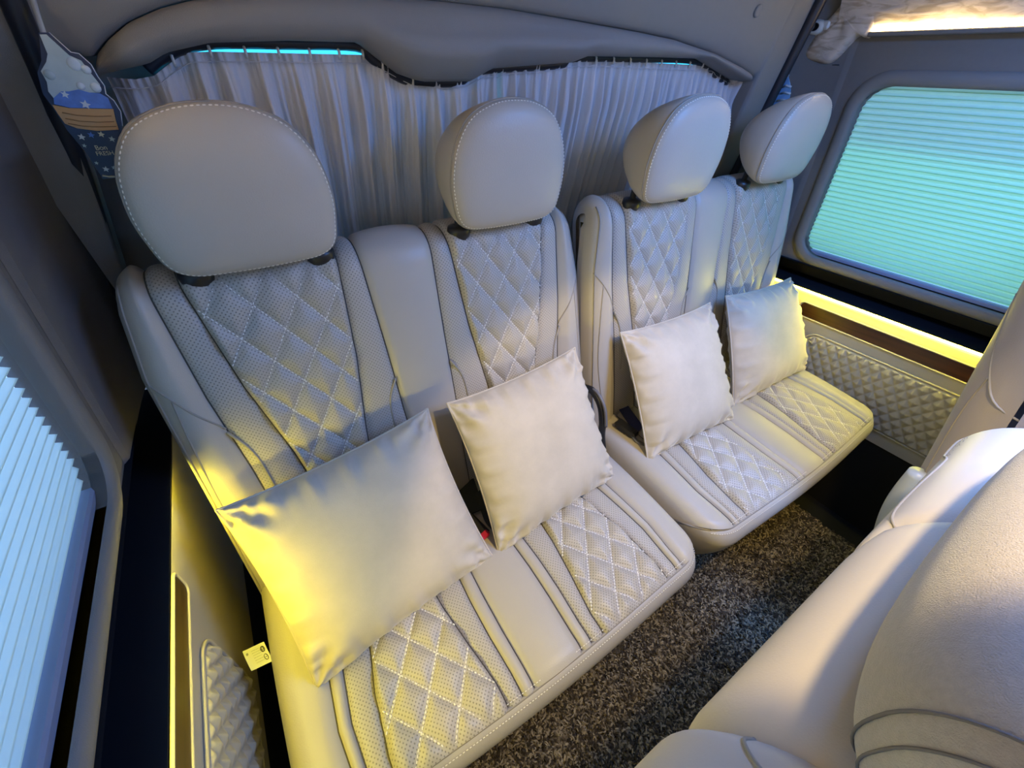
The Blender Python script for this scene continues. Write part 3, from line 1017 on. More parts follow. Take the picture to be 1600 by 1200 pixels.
# bolster seams: slanted seam, double welt and the leaf-shaped inserts
def bol_rel(x, v):
    s_ = abs(x); w = (s_ - B_pout(v)) / (B_hw(v) - B_pout(v))
    if w < 0: return 0.0015
    return 0.012 * sstep(0, 0.35, w) - 0.0002
def layb(pl, n=24):
    return [bp(p[0], p[1], bol_rel(p[0], p[1])) for p in smooth_path([(a, b, 0) for a, b in pl], n)]
def lay(ptf, pl, rel, n=24):
    return [ptf(p[0], p[1], rel) for p in smooth_path([(a, b, 0) for a, b in pl], n)]
for s in (-1, 1):
    tube('seam', layb([(s * x, v) for x, v in ((0.418, 0.445), (0.398, 0.415), (0.375, 0.376), (0.352, 0.34))]), 0.0018, seam_m, backrest, 6)
    tube('seam', lay(bp, [(s * x, v) for x, v in ((0.398, 0.412), (0.403, 0.32), (0.405, 0.20), (0.39, 0.05))], 0.0115), 0.0020, seam_m, backrest, 6)
    tube('seam', lay(bp, [(s * x, v) for x, v in ((0.352, 0.335), (0.332, 0.29), (0.324, 0.24), (0.320, 0.16))], 0.0030), 0.0024, seam_m, backrest, 6)
    tube('seam', lay(bp, [(s * x, v) for x, v in ((0.060, 0.335), (0.080, 0.295), (0.085, 0.24), (0.082, 0.15))], 0.0030), 0.0024, seam_m, backrest, 6)
seam_d = simple('dark_seam_thread', (0.085, 0.075, 0.062), 0.8, spec=0.15)
for i in range(1, 9):
    tube('seam', [bp(bxb(i, min(a, .62)), a, -0.0034) for a in np.linspace(-0.02, LF + 0.14, 70)], 0.0012, seam_d, backrest, 5)
# welts along the outer edge
for s in (-1, 1):
    pts = [bp(s * (B_hw(min(a, .62)) - 0.012), a, 0.0125) for a in np.linspace(-0.02, LF + 0.05, 60)]
    tube('welt', pts, 0.0018, seam_m, backrest, 6)

# ---- cushion
CD = 0.434; CR = 0.045
C_cen = tabf([0, .2, .28, .35, .42], [.046, .052, .055, .055, .053])
C_st = tabf([0, .2, .28, .35, .42], [.066, .078, .081, .080, .076])
C_qin = tabf([0, .2, .26, .33, .42], [.150, .135, .130, .120, .105])
C_qout = tabf([0, .2, .26, .33, .42], [.240, .257, .268, .282, .290])
C_po = tabf([0, .2, .28, .35, .42], [.290, .309, .318, .325, .322])
C_s2 = tabf([0, .2, .28, .35, .42], [.320, .334, .340, .345, .340])
C_hw = lambda t: 0.425
def cdepth(x):
    R = 0.085
    dx = max(0.0, abs(x) - (0.425 - R))
    return CD - (R - math.sqrt(max(0.0, R * R - dx * dx))) + 0.006 * math.cos(x * 7)
def cush_pt(x, t, rel):
    """t: 0..1 over the top, 1..2 round the front edge, 2..3 down the front face"""
    D = cdepth(x)
    dx = max(0.0, abs(x) - (0.425 - CR))
    e = CR - math.sqrt(max(0.0, CR * CR - dx * dx))
    if t <= 1:
        y = -0.0 - (D - CR) * t + 0.03 * (1 - t)
        z = ZC + 0.006 - 0.012 * t + 0.010 * math.sin(math.pi * min(1, t)) - e + rel
        return (x, y, z)
    zt = ZC - 0.006
    if t <= 2:
        th = (t - 1) * math.pi / 2
        r = CR - e + rel
        return (x, -(D - CR) - r * math.sin(th), zt - CR + r * math.cos(th))
    w = (t - 2) * 0.125
    return (x, -(D - CR) - (CR - e + rel * (3 - t)) + 0.35 * w * w / 0.125 + 0.15 * w, zt - CR - w)
def tdist(t): return CD * t if t <= 1 else CD + (t - 1) * CR * math.pi / 2
def dist_t(a): return a / CD if a <= CD else 1 + (a - CD) / (CR * math.pi / 2)
def cxb(i, v):
    s = -1 if i < 7 else 1
    k = i if i < 7 else 13 - i
    return s * (C_hw, C_s2, C_po, C_qout, C_qin, C_st, C_cen)[k](v)
def cush_rel(kind, w, width, x, v, a):
    d = min(w, 1 - w) * width
    g = -0.0045 * math.exp(-(d / 0.0033) ** 2)
    if kind == 'bolster': r = 0.007 * sstep(0, 0.02, d)
    elif kind == 'strip': r = 0.004 * math.sin(math.pi * w) ** 0.5
    elif kind == 'perforated': r = 0.003 * math.sin(math.pi * w)
    elif kind == 'quilt':
        r = (0.001 + 0.0125 * quilt(abs(x), v, 0.205, 0.282, 0.0325, 0.0455) * sstep(1.5, 1.1, a) + 0.003 * sstep(1.1, 1.4, a)) * sstep(0, 0.008, d)
    else: r = 0.007 * math.sin(math.pi * w) ** 0.6
    if a > 2: r *= (3 - a)
    return g * (1 if a < 2 else 0.2) + r
tv = list(np.linspace(0, 1, 88)) + list(np.linspace(1, 2, 12)[1:]) + list(np.linspace(2, 3, 8)[1:])
cols = list(np.linspace(-1, -0.88, 9)) + list(np.linspace(-0.85, 0.85, 20)) + list(np.linspace(0.88, 1, 9))
rowsP = [[cush_pt(c * 0.425, t, -0.006) for c in cols] for t in tv[::5] + [3.0]]
V, F = grid(rowsP, flip=True)
V = [tuple(v) for v in V]
nc_ = len(cols); nr_ = len(rowsP)
# side skirts and underside
for ci in (0, nc_ - 1):
    top_idx = [i * nc_ + ci for i in range(nr_)]
    b0 = len(V)
    for i in top_idx:
        x, y, z = V[i]; V.append((x, y, min(z, ZC - 0.006 - CR - 0.125)))
    for k in range(nr_ - 1):
        q = (top_idx[k], top_idx[k + 1], b0 + k + 1, b0 + k)
        F.append(q)
zb = ZC - 0.006 - CR - 0.125
cushion = obj('cushion', V, F, leather, bench)
fixn(cushion)
cb = [('bolster', 'bolster_panel', 0, 1, 16, leather), ('strip', 'welted_strip', 1, 2, 6, leather), ('perforated', 'perforated_strip', 2, 3, 8, perf),
      ('quilt', 'quilted_panel', 3, 4, 38, perf), ('perforated', 'perforated_strip', 4, 5, 8, perf), ('strip', 'welted_strip', 5, 6, 6, leather),
      ('centre', 'centre_panel', 6, 7, 14, leather),
      ('strip', 'welted_strip', 7, 8, 6, leather), ('perforated', 'perforated_strip', 8, 9, 8, perf), ('quilt', 'quilted_panel', 9, 10, 38, perf),
      ('perforated', 'perforated_strip', 10, 11, 8, perf), ('strip', 'welted_strip', 11, 12, 6, leather), ('bolster', 'bolster_panel', 12, 13, 16, leather)]
for kind, name, i0, i1, nc, mat in cb:
    P = []; U = []
    tvv = [t for t in tv if t < 1.37]
    for t in tvv:
        v = tdist(t)
        xa, xb = cxb(i0, v), cxb(i1, v)
        row = []
        for j in range(nc + 1):
            w = j / nc; x = xa + (xb - xa) * w
            rel = cush_rel(kind, w, abs(xb - xa), x, v, t)
            row.append(cush_pt(x, t, rel)); U.append((x, (CD - CR) * t if t <= 1 else (CD - CR) + CR * math.pi / 2 * (t - 1)))
        P.append(row)
    V, F = grid(P, flip=True)
    obj(name, V, F, mat, cushion, True, U)
for i in range(1, 13):
    tube('seam', [cush_pt(cxb(i, tdist(t)), t, -0.0036) for t in np.linspace(0.0, 1.36, 50)], 0.0012, seam_d, cushion, 5)
st = MB()
UPN = (0, 0, 1)
for s in (-1, 1):
    for fam in (-1, 1):
        for k in range(-10, 11):
            def f(t, k=k, fam=fam, s=s):
                return (s * (0.205 + 0.0325 * (2 * k + fam * (t - 0.282) / 0.0455)), t)
            ins = lambda x, a, s=s: 0.0 < a < CD + 0.018 and C_qin(a) + 0.002 < s * x < C_qout(a) - 0.002
            for seg in line_on(None, f, 110, 0.0, 0.46, ins):
                pts = [cush_pt(x, dist_t(a), 0.0034) for x, a in seg]
                dashes(st, pts, [UPN] * len(pts), 0.0066, 0.0054, 0.0012)
for tt in (1.27, 1.52):
    pts = [cush_pt(x, tt, 0.0032) for x in np.linspace(-0.40, 0.40, 150)]
    nrm = [Vector((0, -0.75, 0.66))] * len(pts)
    dashes(st, pts, nrm, 0.0058, 0.0045, 0.0008)
so = st.build('stitching', thread, cushion); so['kind'] = 'stuff'
tube('welt', [cush_pt(x, 1.385, -0.001) for x in np.linspace(-0.424, 0.424, 100)], 0.0030, seam_m, cushion, 8)
xsf = list(np.linspace(-0.425, -0.36, 14)) + list(np.linspace(-0.34, 0.34, 30)) + list(np.linspace(0.36, 0.425, 14))
P = [[cush_pt(x, t, 0.0028 * sstep(1.38, 1.5, t) - 0.001) for x in xsf] for t in list(np.linspace(1.39, 2, 14)) + list(np.linspace(2, 3, 14)[1:])]
V, F = grid(P, flip=True); obj('front_panel', V, F, leather, cushion)
for s in (-1, 1):
    tube('seam', [cush_pt(s * (0.425 - 0.028), t, 0.005) for t in np.linspace(0.1, 1.4, 30)], 0.0016, seam_m, cushion, 6)

# ---- headrests
def headrest_outline(n=56):
    """closed outline (a, b), b up from the lower edge"""
    pts = [(-0.098, 0.004), (-0.125, 0.022), (-0.136, 0.062), (-0.139, 0.105), (-0.128, 0.160), (-0.098, 0.205), (-0.050, 0.228), (0, 0.234),
           (0.050, 0.228), (0.098, 0.205), (0.128, 0.160), (0.139, 0.105), (0.136, 0.062), (0.125, 0.022), (0.098, 0.004), (0.05, 0.0), (0, -0.001), (-0.05, 0.0)]
    return [(p[0], p[1]) for p in smooth_path([(a, b, 0) for a, b in pts], n + 18, True)]
HO = [(a * 0.865, b * 0.875) for a, b in headrest_outline()]
HH = 0.2048
def hr_back(b):
    """how deep the pad is at height b: thin at both ends"""
    t = min(1.0, max(0.0, b / HH * 0.88 + 0.06))
    return 0.112 * math.sin(math.pi * t) ** 0.75
def hr_front(rings):
    cb_ = 0.095
    return [[(a * s, -d, cb_ + (b - cb_) * s) for a, b in HO] for s, d in rings]
def hr_rear(rings):
    """rings: (scale, share of the depth)"""
    cb_ = 0.095
    rows = []
    for s, q in rings:
        rows.append([(a * s, q * hr_back(cb_ + (b - cb_) * s), cb_ + (b - cb_) * s) for a, b in HO])
    return rows
def capped(rows, i):
    """grid of closed rings, ring i closed by a fan"""
    V, F = grid(rows, wrap_c=True)
    V = [tuple(v) for v in V]; n = len(rows[0])
    ring = rows[i]
    c = tuple(sum(p[k] for p in ring) / n for k in range(3))
    V.append(c); b0 = (0 if i == 0 else (len(rows) - 1) * n)
    F = F + [(b0 + j, b0 + (j + 1) % n, len(V) - 1) for j in range(n)]
    return V, F
def make_headrest(x):
    root = empty('headrest', (0, 0, 0))
    root.parent = bench
    root.location = (x, 0.108, 1.066)
    root.rotation_euler = (math.radians(2.5), 0, 0)
    V, F = capped(hr_front([(0.10, 0.017), (0.35, 0.0165), (0.62, 0.0145), (0.80, 0.0105), (0.91, 0.0055), (0.97, 0.0), (0.995, -0.005), (0.993, -0.0085)]), 0)
    fixn(obj('front_cover', V, F, leather, root))
    side = hr_front([(0.993, -0.0085), (1.004, -0.012)]) + hr_rear([(1.012, 0.30), (1.0, 0.52), (0.965, 0.72), (0.90, 0.86), (0.80, 0.94), (0.6, 0.985), (0.35, 1.0), (0.1, 1.0)])
    V, F = capped(side, -1)
    fixn(obj('side_cover', V, F, leather, root))
    mb = MB()
    loop = hr_front([(0.975, -0.0008)])[0]
    nr = []
    for a, d, b in loop:
        c = Vector((a, 0, b - 0.095)).normalized(); c.y = -0.9; nr.append(c.normalized())
    dashes(mb, loop + [loop[0]], nr, 0.0062, 0.0045, 0.0009)
    o = mb.build('stitching', thread, root); o['kind'] = 'stuff'
    tube('seam', hr_front([(0.999, -0.0085)])[0], 0.0018, seam_m, root, 6, True)
    for sx in (-0.088, 0.088):
        r = []
        for rad, z in ((0.006, -0.05), (0.019, -0.022), (0.021, -0.010), (0.019, -0.004), (0.012, -0.001), (0.0065, 0.001), (0.0065, 0.03)):
            r.append([(sx + 1.15 * rad * math.cos(t), 0.050 + rad * math.sin(t), z) for t in np.linspace(0, 2 * math.pi, 17)[:-1]])
        V, F = grid(r, wrap_c=True)
        fixn(obj('post_sleeve', V, F, black_plastic, root))
    return root
make_headrest(-XQ)
make_headrest(XQ + 0.006)

# ---- steel frame under the bench and hinge covers
mb = MB()
for a in ((-0.38, 0.38, -0.33, -0.30, 0.24, 0.27), (-0.38, 0.38, -0.02, 0.01, 0.24, 0.27), (-0.36, -0.33, -0.33, 0.02, 0.24, 0.315), (0.33, 0.36, -0.33, 0.02, 0.24, 0.315), (-0.40, 0.40, -0.30, 0.02, 0.29, 0.314)):
    mb.add(*box_vf(*a, 0.004))
fixn(mb.build('seat_frame', black_plastic, bench, False))
for x in (-0.30, 0.30):
    for y in (-0.17, 0.06):
        V, F = tube_vf([(x, y, 0.25), (x, y - 0.01, 0.12), (x, y - 0.015, 0.0), (x, y - 0.015, -0.0115)], [0.016, 0.014, 0.016, 0.022], 10)
        obj('leg', V, F, black_plastic, bench)
for s in (-1, 1):
    poly = [(-0.07, 0.33), (0.02, 0.30), (0.075, 0.34), (0.10, 0.44), (0.115, 0.52), (0.085, 0.56), (0.05, 0.53), (0.02, 0.45), (-0.06, 0.42)]
    poly = [(p[0], p[1]) for p in smooth_path([(a, b, 0) for a, b in poly], 36, True)]
    V, F = prism_x(poly, s * 0.395, s * 0.424)
    fixn(obj('hinge_cover', V, F, black_plastic, bench, False))

bench2 = copy_tree(bench)
bench2.location.x = 1.245
setp(bench2, 'beige quilted leather double bench next to the aqua window, holding the two right pillows')
# its back stands a little more upright
PHI = math.radians(4.3)
_c = Vector((0, 0, ZC)); _R = Matrix.Rotation(PHI, 3, 'X')
for ch in bench2.children:
    if ch.name.startswith(('backrest', 'headrest')):
        ch.location = _R @ (Vector(ch.location) - _c) + _c
        ch.rotation_euler.x += PHI

# printed care label hanging off the left bench
tag_root = empty('care_label', (0, 0, 0)); tag_root.parent = bench
tag_root['label'] = 'white printed label tag'
TO = Vector((-0.0585 - 0.382, -0.113, 0.474)); TA = Vector((0.036, -0.006, 0.002)); TB_ = Vector((0.009, -0.040, -0.003))
tn = TB_.cross(TA).normalized()
if tn.z < 0: tn = -tn
def tagp(u, v, h=0.0):
    return TO + TA * u + TB_ * v + tn * h
def tag_sheet():
    P = []
    for v in np.linspace(-0.5, 0.5, 7):
        P.append([tagp(u, v, 0.002 * math.sin(u * 3.0) + 0.0016 * math.cos(v * 4)) for u in np.linspace(-0.5, 0.5, 9)])
    V, F = grid(P); n = len(V)
    V = [Vector(v) for v in V]; V2 = [v - tn * 0.0009 for v in V]
    F2 = [tuple(i + n for i in f[::-1]) for f in F]
    return V + V2, F + F2
tag_m = simple('white_label', (0.80, 0.80, 0.72), 0.5)
ink = simple('label_ink', (0.06, 0.06, 0.05), 0.6)
ink_l = simple('label_grey_ink', (0.42, 0.42, 0.36), 0.6)
V, F = tag_sheet(); obj('sheet', V, F, tag_m, tag_root, False)
def th(u, v): return tagp(u, v, 0.002 * math.sin(u * 3.0) + 0.0016 * math.cos(v * 4) + 0.0006)
for cu, cv, ru, rv in ((0.33, -0.18, 0.085, 0.14), (0.33, 0.22, 0.075, 0.13)):
    tube('emblem', [th(cu + ru * math.cos(t), cv + rv * math.sin(t)) for t in np.linspace(0, 2 * math.pi, 25)[:-1]], 0.00055, ink, tag_root, 4, True)
tube('emblem', [th(0.33 + 0.04 * math.cos(t), -0.18 + 0.13 * math.sin(t)) for t in np.linspace(0, 2 * math.pi, 21)[:-1]], 0.0004, ink, tag_root, 4, True)
tube('emblem', [th(0.33 + 0.08 * math.cos(t), -0.22 + 0.06 * math.sin(t)) for t in np.linspace(0, 2 * math.pi, 21)[:-1]], 0.0004, ink, tag_root, 4, True)
tube('emblem', [th(0.30, 0.22), th(0.36, 0.22)], 0.0005, ink, tag_root, 4)
mb = MB()
for k in range(6):
    v0 = -0.3 + 0.12 * k
    u = -0.15
    while u < 0.22:
        l = RNG.uniform(0.02, 0.07)
        mb.add(*tube_vf([th(u, v0), th(min(u + l, 0.22), v0)], 0.00035, 4)); u += l + 0.02
o = mb.build('print_lines', ink_l, tag_root); o['kind'] = 'stuff'
tube('emblem', [th(-0.36 + 0.03 * math.cos(t), -0.25 + 0.05 * math.sin(t)) for t in np.linspace(0, 2 * math.pi, 13)[:-1]], 0.0008, ink_l, tag_root, 4, True)

# ------------------------------------------------------------------ seat belts and buckles
def strip_obj(name, pts, width_dirs, hw, mat, parent=None, th_=0.0012):
    pts = smooth_path(pts, 26)
    wd = smooth_path(width_dirs, 26) if len(width_dirs) > 1 else [np.array(width_dirs[0])] * len(pts)
    P = []
    for i, p in enumerate(pts):
        w = Vector(wd[min(i, len(wd) - 1)]).normalized()
        t = Vector(pts[min(i + 1, len(pts) - 1)]) - Vector(pts[max(i - 1, 0)])
        n = t.cross(w)
        if n.length > 1e-9: n.normalize()
        p = Vector(p)
        P.append([p - w * hw + n * th_, p + w * hw + n * th_, p + w * hw - n * th_, p - w * hw - n * th_])
    V, F = grid(P, wrap_c=True)
    m = len(P)
    F += [(0, 1, 2, 3), tuple((m - 1) * 4 + k for k in (3, 2, 1, 0))]
    return fixn(obj(name, V, F, mat, parent, False))

def buckle(parent, loc, rot, red=True):
    b = empty('buckle', loc); b.parent = parent; b.rotation_euler = rot
    V, F = box_vf(-0.016, 0.016, -0.034, 0.030, -0.009, 0.009, 0.005)
    fixn(obj('housing', V, F, black_plastic, b, False))
    V, F = box_vf(-0.012, 0.012, -0.037, -0.022, -0.006, 0.0098, 0.003)
    fixn(obj('release_button', V, F, red_plastic if red else black_plastic, b, False))
    return b
sb = empty('seat_belt', (0.385, -0.03, 0.50))
setp(sb, 'black seat belt with red release button between the two left pillows', 'seat belt')
strip_obj('webbing', [(0.035, 0.030, 0.012), (0.020, -0.020, 0.014), (0.006, -0.052, 0.016)], [(0.9, 0.35, 0), (1.0, 0.15, 0), (0.95, -0.1, 0.0)], 0.026, webbing, sb)
strip_obj('tongue_strap', [(0.045, -0.01, 0.02), (0.03, -0.075, 0.013), (0.032, -0.115, 0.014)], [(1, 0.1, 0.2), (1, 0.2, 0.2), (1, 0.2, 0.1)], 0.007, webbing, sb)
buckle(sb, (-0.004, -0.084, 0.016), (math.radians(8), 0, math.radians(14)))
sb2 = empty('seat_belt', (0.89, -0.06, 0.50))
setp(sb2, 'black seat belt buckle lying on the right bench beside its left pillow', 'seat belt')
strip_obj('webbing', [(0.060, 0.068, 0.016), (0.045, 0.02, 0.014), (0.03, -0.03, 0.013)], [(1, 0.2, 0)], 0.020, simple('navy_webbing', (0.02, 0.025, 0.09), 0.8), sb2)
bk = buckle(sb2, (-0.004, -0.006, 0.020), (math.radians(6), 0, math.radians(8)), False)
tube('stalk', [(-0.006, -0.03, 0.018), (-0.008, -0.055, 0.012), (0.002, -0.075, 0.010)], 0.007, simple('grey_metal', (0.25, 0.25, 0.25), 0.35, metal=0.8), sb2, 8, flat=0.5)

# black recline strap guide standing between the two benches
rg = empty('recline_lever', (0.8135, -0.012, 0.42))
setp(rg, 'black curved recline lever standing in the gap between the two benches', 'lever')
arm = smooth_path([(0.0, 0.055, 0.20), (0.0, 0.022, 0.208), (0.0, -0.012, 0.185), (0.0, -0.030, 0.14), (0.0, -0.038, 0.09), (0.0, -0.058, 0.03), (0.0, -0.06, -0.02)], 42)
tube('arm', arm, 0.010, black_plastic, rg, 10)
tube('arm_trim', [(p[0], p[1] - 0.012, p[2] + 0.007) for p in arm[:24]], 0.0045, simple('grey_plastic', (0.16, 0.15, 0.15), 0.45), rg, 8)

# ------------------------------------------------------------------ throw pillows
def pillow(TL, TR, BR, BL, thick, seed, label):
    rr = random.Random(seed)
    ph = [rr.uniform(0, 6.28) for _ in range(12)]
    c = (Vector(TL) + Vector(TR) + Vector(BR) + Vector(BL)) / 4
    base = (Vector(BR) + Vector(BL)) / 2
    root = empty('throw_pillow', base); setp(root, label, 'pillow', 'velvet pillows on the benches')
    TL, TR, BR, BL = [Vector(p) - base for p in (TL, TR, BR, BL)]
    n = (TR - TL + BR - BL).cross(TL - BL + TR - BR).normalized()
    if n.y > 0: n = -n                           # towards the camera side
    N = 60
    def surf(u, v, side):
        # edges bow inward between the pointed corners
        bu = 1 - 0.060 * (1 - v * v) ** 0.9; bv = 1 - 0.060 * (1 - u * u) ** 0.9
        uu = u * bu; vv = v * bv
        p = (BL * (1 - uu) * (1 - vv) + BR * (1 + uu) * (1 - vv) + TR * (1 + uu) * (1 + vv) + TL * (1 - uu) * (1 + vv)) / 4
        ru = 1 - abs(u); rv = 1 - abs(v)
        prof = (1 - abs(u) ** 3.4) ** 0.62 * (1 - abs(v) ** 3.4) ** 0.62
        h = thick * prof
        # sagging weight and folds running in from seams and corners
        h *= 1 + 0.10 * (-v) * (1 - u * u)
        e = min(ru, rv)
        tang = u if rv < ru else v
        wr = 0.0042 * math.exp(-(e / 0.22) ** 2) * (1 - math.exp(-(e / 0.03) ** 2)) * (math.sin(tang * 19 + ph[0]) + 0.7 * math.sin(tang * 37 + ph[1]) + 0.5 * math.sin(tang * 61 + ph[2]))
        cr_ = 0.0
        for k, (cu, cv) in enumerate(((-1, -1), (1, -1), (1, 1), (-1, 1))):
            d = math.hypot(u - cu, v - cv); an = math.atan2(v - cv, u - cu)
            cr_ += 0.0055 * math.exp(-((d - 0.28) / 0.22) ** 2) * math.sin(an * 9 + ph[3 + k])
        big = 0.0022 * math.sin(u * 3.1 + ph[8]) * math.sin(v * 2.7 + ph[9]) * prof
        h += (wr + cr_ + big) * (1 if side > 0 else 0.6)
        return p + n * (h * side * (1.0 if side > 0 else 0.75))
    # finer sampling toward the seams
    ax = [math.sin(math.pi / 2 * (2 * i / N - 1)) for i in range(N + 1)]
    for side, nm in ((1, 'front_cover'), (-1, 'back_cover')):
        P = [[surf(u, v, side) for u in ax] for v in ax]
        V, F = grid(P)
        fixn(obj(nm, V, F, velvet_m, root))
    lp = [surf(u, -1, 0) for u in ax] + [surf(1, v, 0) for v in ax[1:]] + [surf(u, 1, 0) for u in ax[::-1][1:]] + [surf(-1, v, 0) for v in ax[::-1][1:-1]]
    tube('edge_seam', lp, 0.0022, velvet_m, root, 6, True)
    return root
pillow((-0.020, 0.000, 0.738), (0.354, 0.012, 0.775), (0.382, -0.190, 0.505), (0.022, -0.232, 0.498), 0.062, 1, 'large beige velvet pillow lit yellow in the far left seat')
pillow((0.396, 0.012, 0.770), (0.732, 0.018, 0.790), (0.748, -0.168, 0.505), (0.396, -0.190, 0.500), 0.060, 2, 'beige velvet pillow with raised right corner beside the gap between the benches')
pillow((0.878, 0.015, 0.788), (1.236, 0.012, 0.782), (1.202, -0.195, 0.505), (0.862, -0.176, 0.500), 0.060, 3, 'beige velvet pillow standing on the left seat of the right bench')
pillow((1.310, 0.012, 0.785), (1.675, 0.008, 0.766), (1.652, -0.172, 0.505), (1.256, -0.160, 0.500), 0.060, 4, 'smallest looking beige velvet pillow, touching the glowing right side panel')

# ------------------------------------------------------------------ foreground captain seats
def pad_fn(x0, x1, yc, zc, lean, T, RS_, Htop, hwf=None):
    """stadium section swept along x; returns P(x, a, rel) with a = distance up the rear face, over the top, down the front"""
    ev = np.array([0, math.sin(lean), math.cos(lean)]); nf = np.array([0, math.cos(lean), -math.sin(lean)])   # nf points to the rear (+y)
    xm = (x0 + x1) / 2; hw0 = (x1 - x0) / 2
    def P(x, a, rel=0.0):
        dx = max(0.0, abs(x - xm) - (hw0 - RS_))
        e = RS_ - math.sqrt(max(0.0, RS_ * RS_ - dx * dx))
        rad = T / 2 - min(e, T / 2 - 0.004) + rel
        lf = Htop - T / 2
        top = lf - 0.6 * e
        if a <= lf: c = ev * (a * top / lf); d = nf
        else:
            th = (a - lf) / (T / 2)
            if th <= math.pi: c = ev * top; d = nf * math.cos(th) + ev * math.sin(th)
            else: c = ev * (top - (th - math.pi) * T / 2); d = -nf
        q = np.array([0, yc, zc]) + c + d * rad
        return (x, q[1], q[2])
    return P

# seat A, right under the camera
A0, A1, AT, AH = 0.20, 1.04, 0.15, 0.60
sa = empty('captain_seat', (0.62, -0.70, 0.0))
setp(sa, 'cream leather captain seat seen from above in the lower right corner', 'seat', 'captain seats in front of the benches')
offA = Vector(sa.location)
PA = pad_fn(A0, A1, -0.755, 0.345, 0.17, AT, 0.070, AH)
lfA = AH - AT / 2
avA = list(np.linspace(0, lfA, 20)) + [lfA + AT / 2 * t for t in np.linspace(0, math.pi, 28)[1:]] + [lfA + AT / 2 * math.pi + d for d in np.linspace(0.03, 0.45, 10)]
def a_of_th(deg): return lfA + AT / 2 * math.radians(deg)
def seat_panel(name, xs_fn, arange, ncol, mat, parent, crown=0.006, off=offA, PF=PA):
    P = []
    for a in arange:
        xa, xb = xs_fn(a)
        row = []
        for j in range(ncol + 1):
            w = j / ncol; x = xa + (xb - xa) * w
            d = min(w, 1 - w) * abs(xb - xa)
            rel = crown * (1 - math.exp(-(d / 0.012) ** 2)) - 0.003 * math.exp(-(d / 0.004) ** 2)
            p = PF(x, a, rel); row.append((p[0] - off.x, p[1] - off.y, p[2] - off.z))
        P.append(row)
    V, F = grid(P)
    return fixn(obj(name, V, F, mat, parent))
P = [[Vector(PA(x, a, -0.006)) - offA for x in list(np.linspace(A0, A0 + 0.08, 10)) + list(np.linspace(A0 + 0.12, A1 - 0.12, 12)) + list(np.linspace(A1 - 0.08, A1, 10))] for a in avA]
V, F = grid(P)
bkA = fixn(obj('backrest', V, F, leather_fg, sa))
def thA(a): return math.degrees((a - lfA) / (AT / 2))
def xL(a): return float(np.interp(thA(a), [-60, 12, 56, 86, 150], [0.335, 0.339, 0.356, 0.373, 0.40]))
def xM(a): return float(np.interp(thA(a), [-60, 10, 33, 77, 100, 150], [0.63, 0.645, 0.689, 0.720, 0.742, 0.76]))
seat_panel('wing_panel', lambda a: (A0, xL(a)), avA, 30, leather_fg, bkA, 0.010)
seat_panel('main_panel', lambda a: (xL(a), xM(a)), avA, 24, leather_fg, bkA, 0.005)
seat_panel('shoulder_panel', lambda a: (xM(a), A1), avA, 40, leather_fg, bkA, 0.005)
def onA(pl, rel):
    return [Vector(PA(p[0], lfA + AT / 2 * math.radians(p[1]), rel)) - offA for p in smooth_path([(a, b, 0) for a, b in pl], 36)]
def relA(x, a):
    if x < xL(a): d, c = xL(a) - x, 0.010
    elif x < xM(a): d, c = min(x - xL(a), xM(a) - x), 0.005
    else: d, c = x - xM(a), 0.005
    return c * (1 - math.exp(-(d / 0.012) ** 2)) - 0.003 * math.exp(-(d / 0.004) ** 2)
def seamA(pl):
    pts = []
    for p in smooth_path([(a, b, 0) for a, b in pl], 48):
        a = lfA + AT / 2 * math.radians(p[1])
        pts.append(Vector(PA(p[0], a, relA(p[0], a) + 0.0003)) - offA)
    tube('seam', pts, 0.0017, seam_m, bkA, 6)
seamA([(0.690, 34), (0.74, 24), (0.80, 24), (0.872, 30), (0.895, 27), (0.92, 18), (0.97, 16), (1.0, 24)])
seamA([(0.358, 59), (0.347, 60), (0.337, 70), (0.334, 86), (0.34, 105), (0.345, 130)])
mb = MB()
for k in range(26):
    x = RNG.uniform(0.90, 1.0); t = RNG.uniform(20, 30)
    c = Vector(PA(x, lfA + AT / 2 * math.radians(t), 0.0045)) - offA
    mb.add(*tube_vf([c, c + Vector((0.0012, 0, 0.0004))], 0.0009, 5))
o = mb.build('perforations', seam_m, bkA); o['kind'] = 'stuff'
# headrest of seat A: long fleece-covered roll with end panels
hA = empty('headrest', (0, 0, 0)); hA.parent = sa
def hroll(x, t, rel=0.0, x0=0.352, x1=0.875, yc=-0.706, zc=1.005, ry=0.085, rz=0.085):
    xm = (x0 + x1) / 2; hw = (x1 - x0) / 2
    u = min(1.0, abs(x - xm) / hw)
    s = (1 - u ** 3.2) ** (1 / 3.2) if u < 1 else 0
    s2 = (1 - u ** 4.5) ** (1 / 3.0) if u < 1 else 0
    c, sn = math.cos(t), math.sin(t)
    sq = lambda q: math.copysign(abs(q) ** 0.8, q)
    return Vector((x, yc + (ry * s + rel) * sq(c), zc + (rz * s2 + rel) * sq(sn)))
us = [math.sin(k / 40 * math.pi - math.pi / 2) for k in range(41)]
P = [[hroll(0.6135 + 0.2615 * u, t) - offA for t in np.linspace(0, 2 * math.pi, 41)[:-1]] for u in us]
V, F = grid(P, wrap_c=True)
fixn(obj('fleece_cover', V, F, fleece, hA))
for xx, rr_ in ((0.383, 0.0010), (0.369, 0.0009)):
    tube('end_seam', [hroll(xx + 0.03 * (1 - math.cos(t - 0.4)) * 0.5, t, 0.001) - offA for t in np.linspace(0, 2 * math.pi, 49)[:-1]], rr_, simple('dark_seam_%d' % int(xx * 1000), (0.15, 0.135, 0.13), 0.9), hA, 6, True)
for x in (0.54, 0.69):
    tube('post', [Vector((x, -0.706, 0.95)) - offA, Vector((x, -0.72, 0.80)) - offA], 0.007, black_plastic, hA, 8)
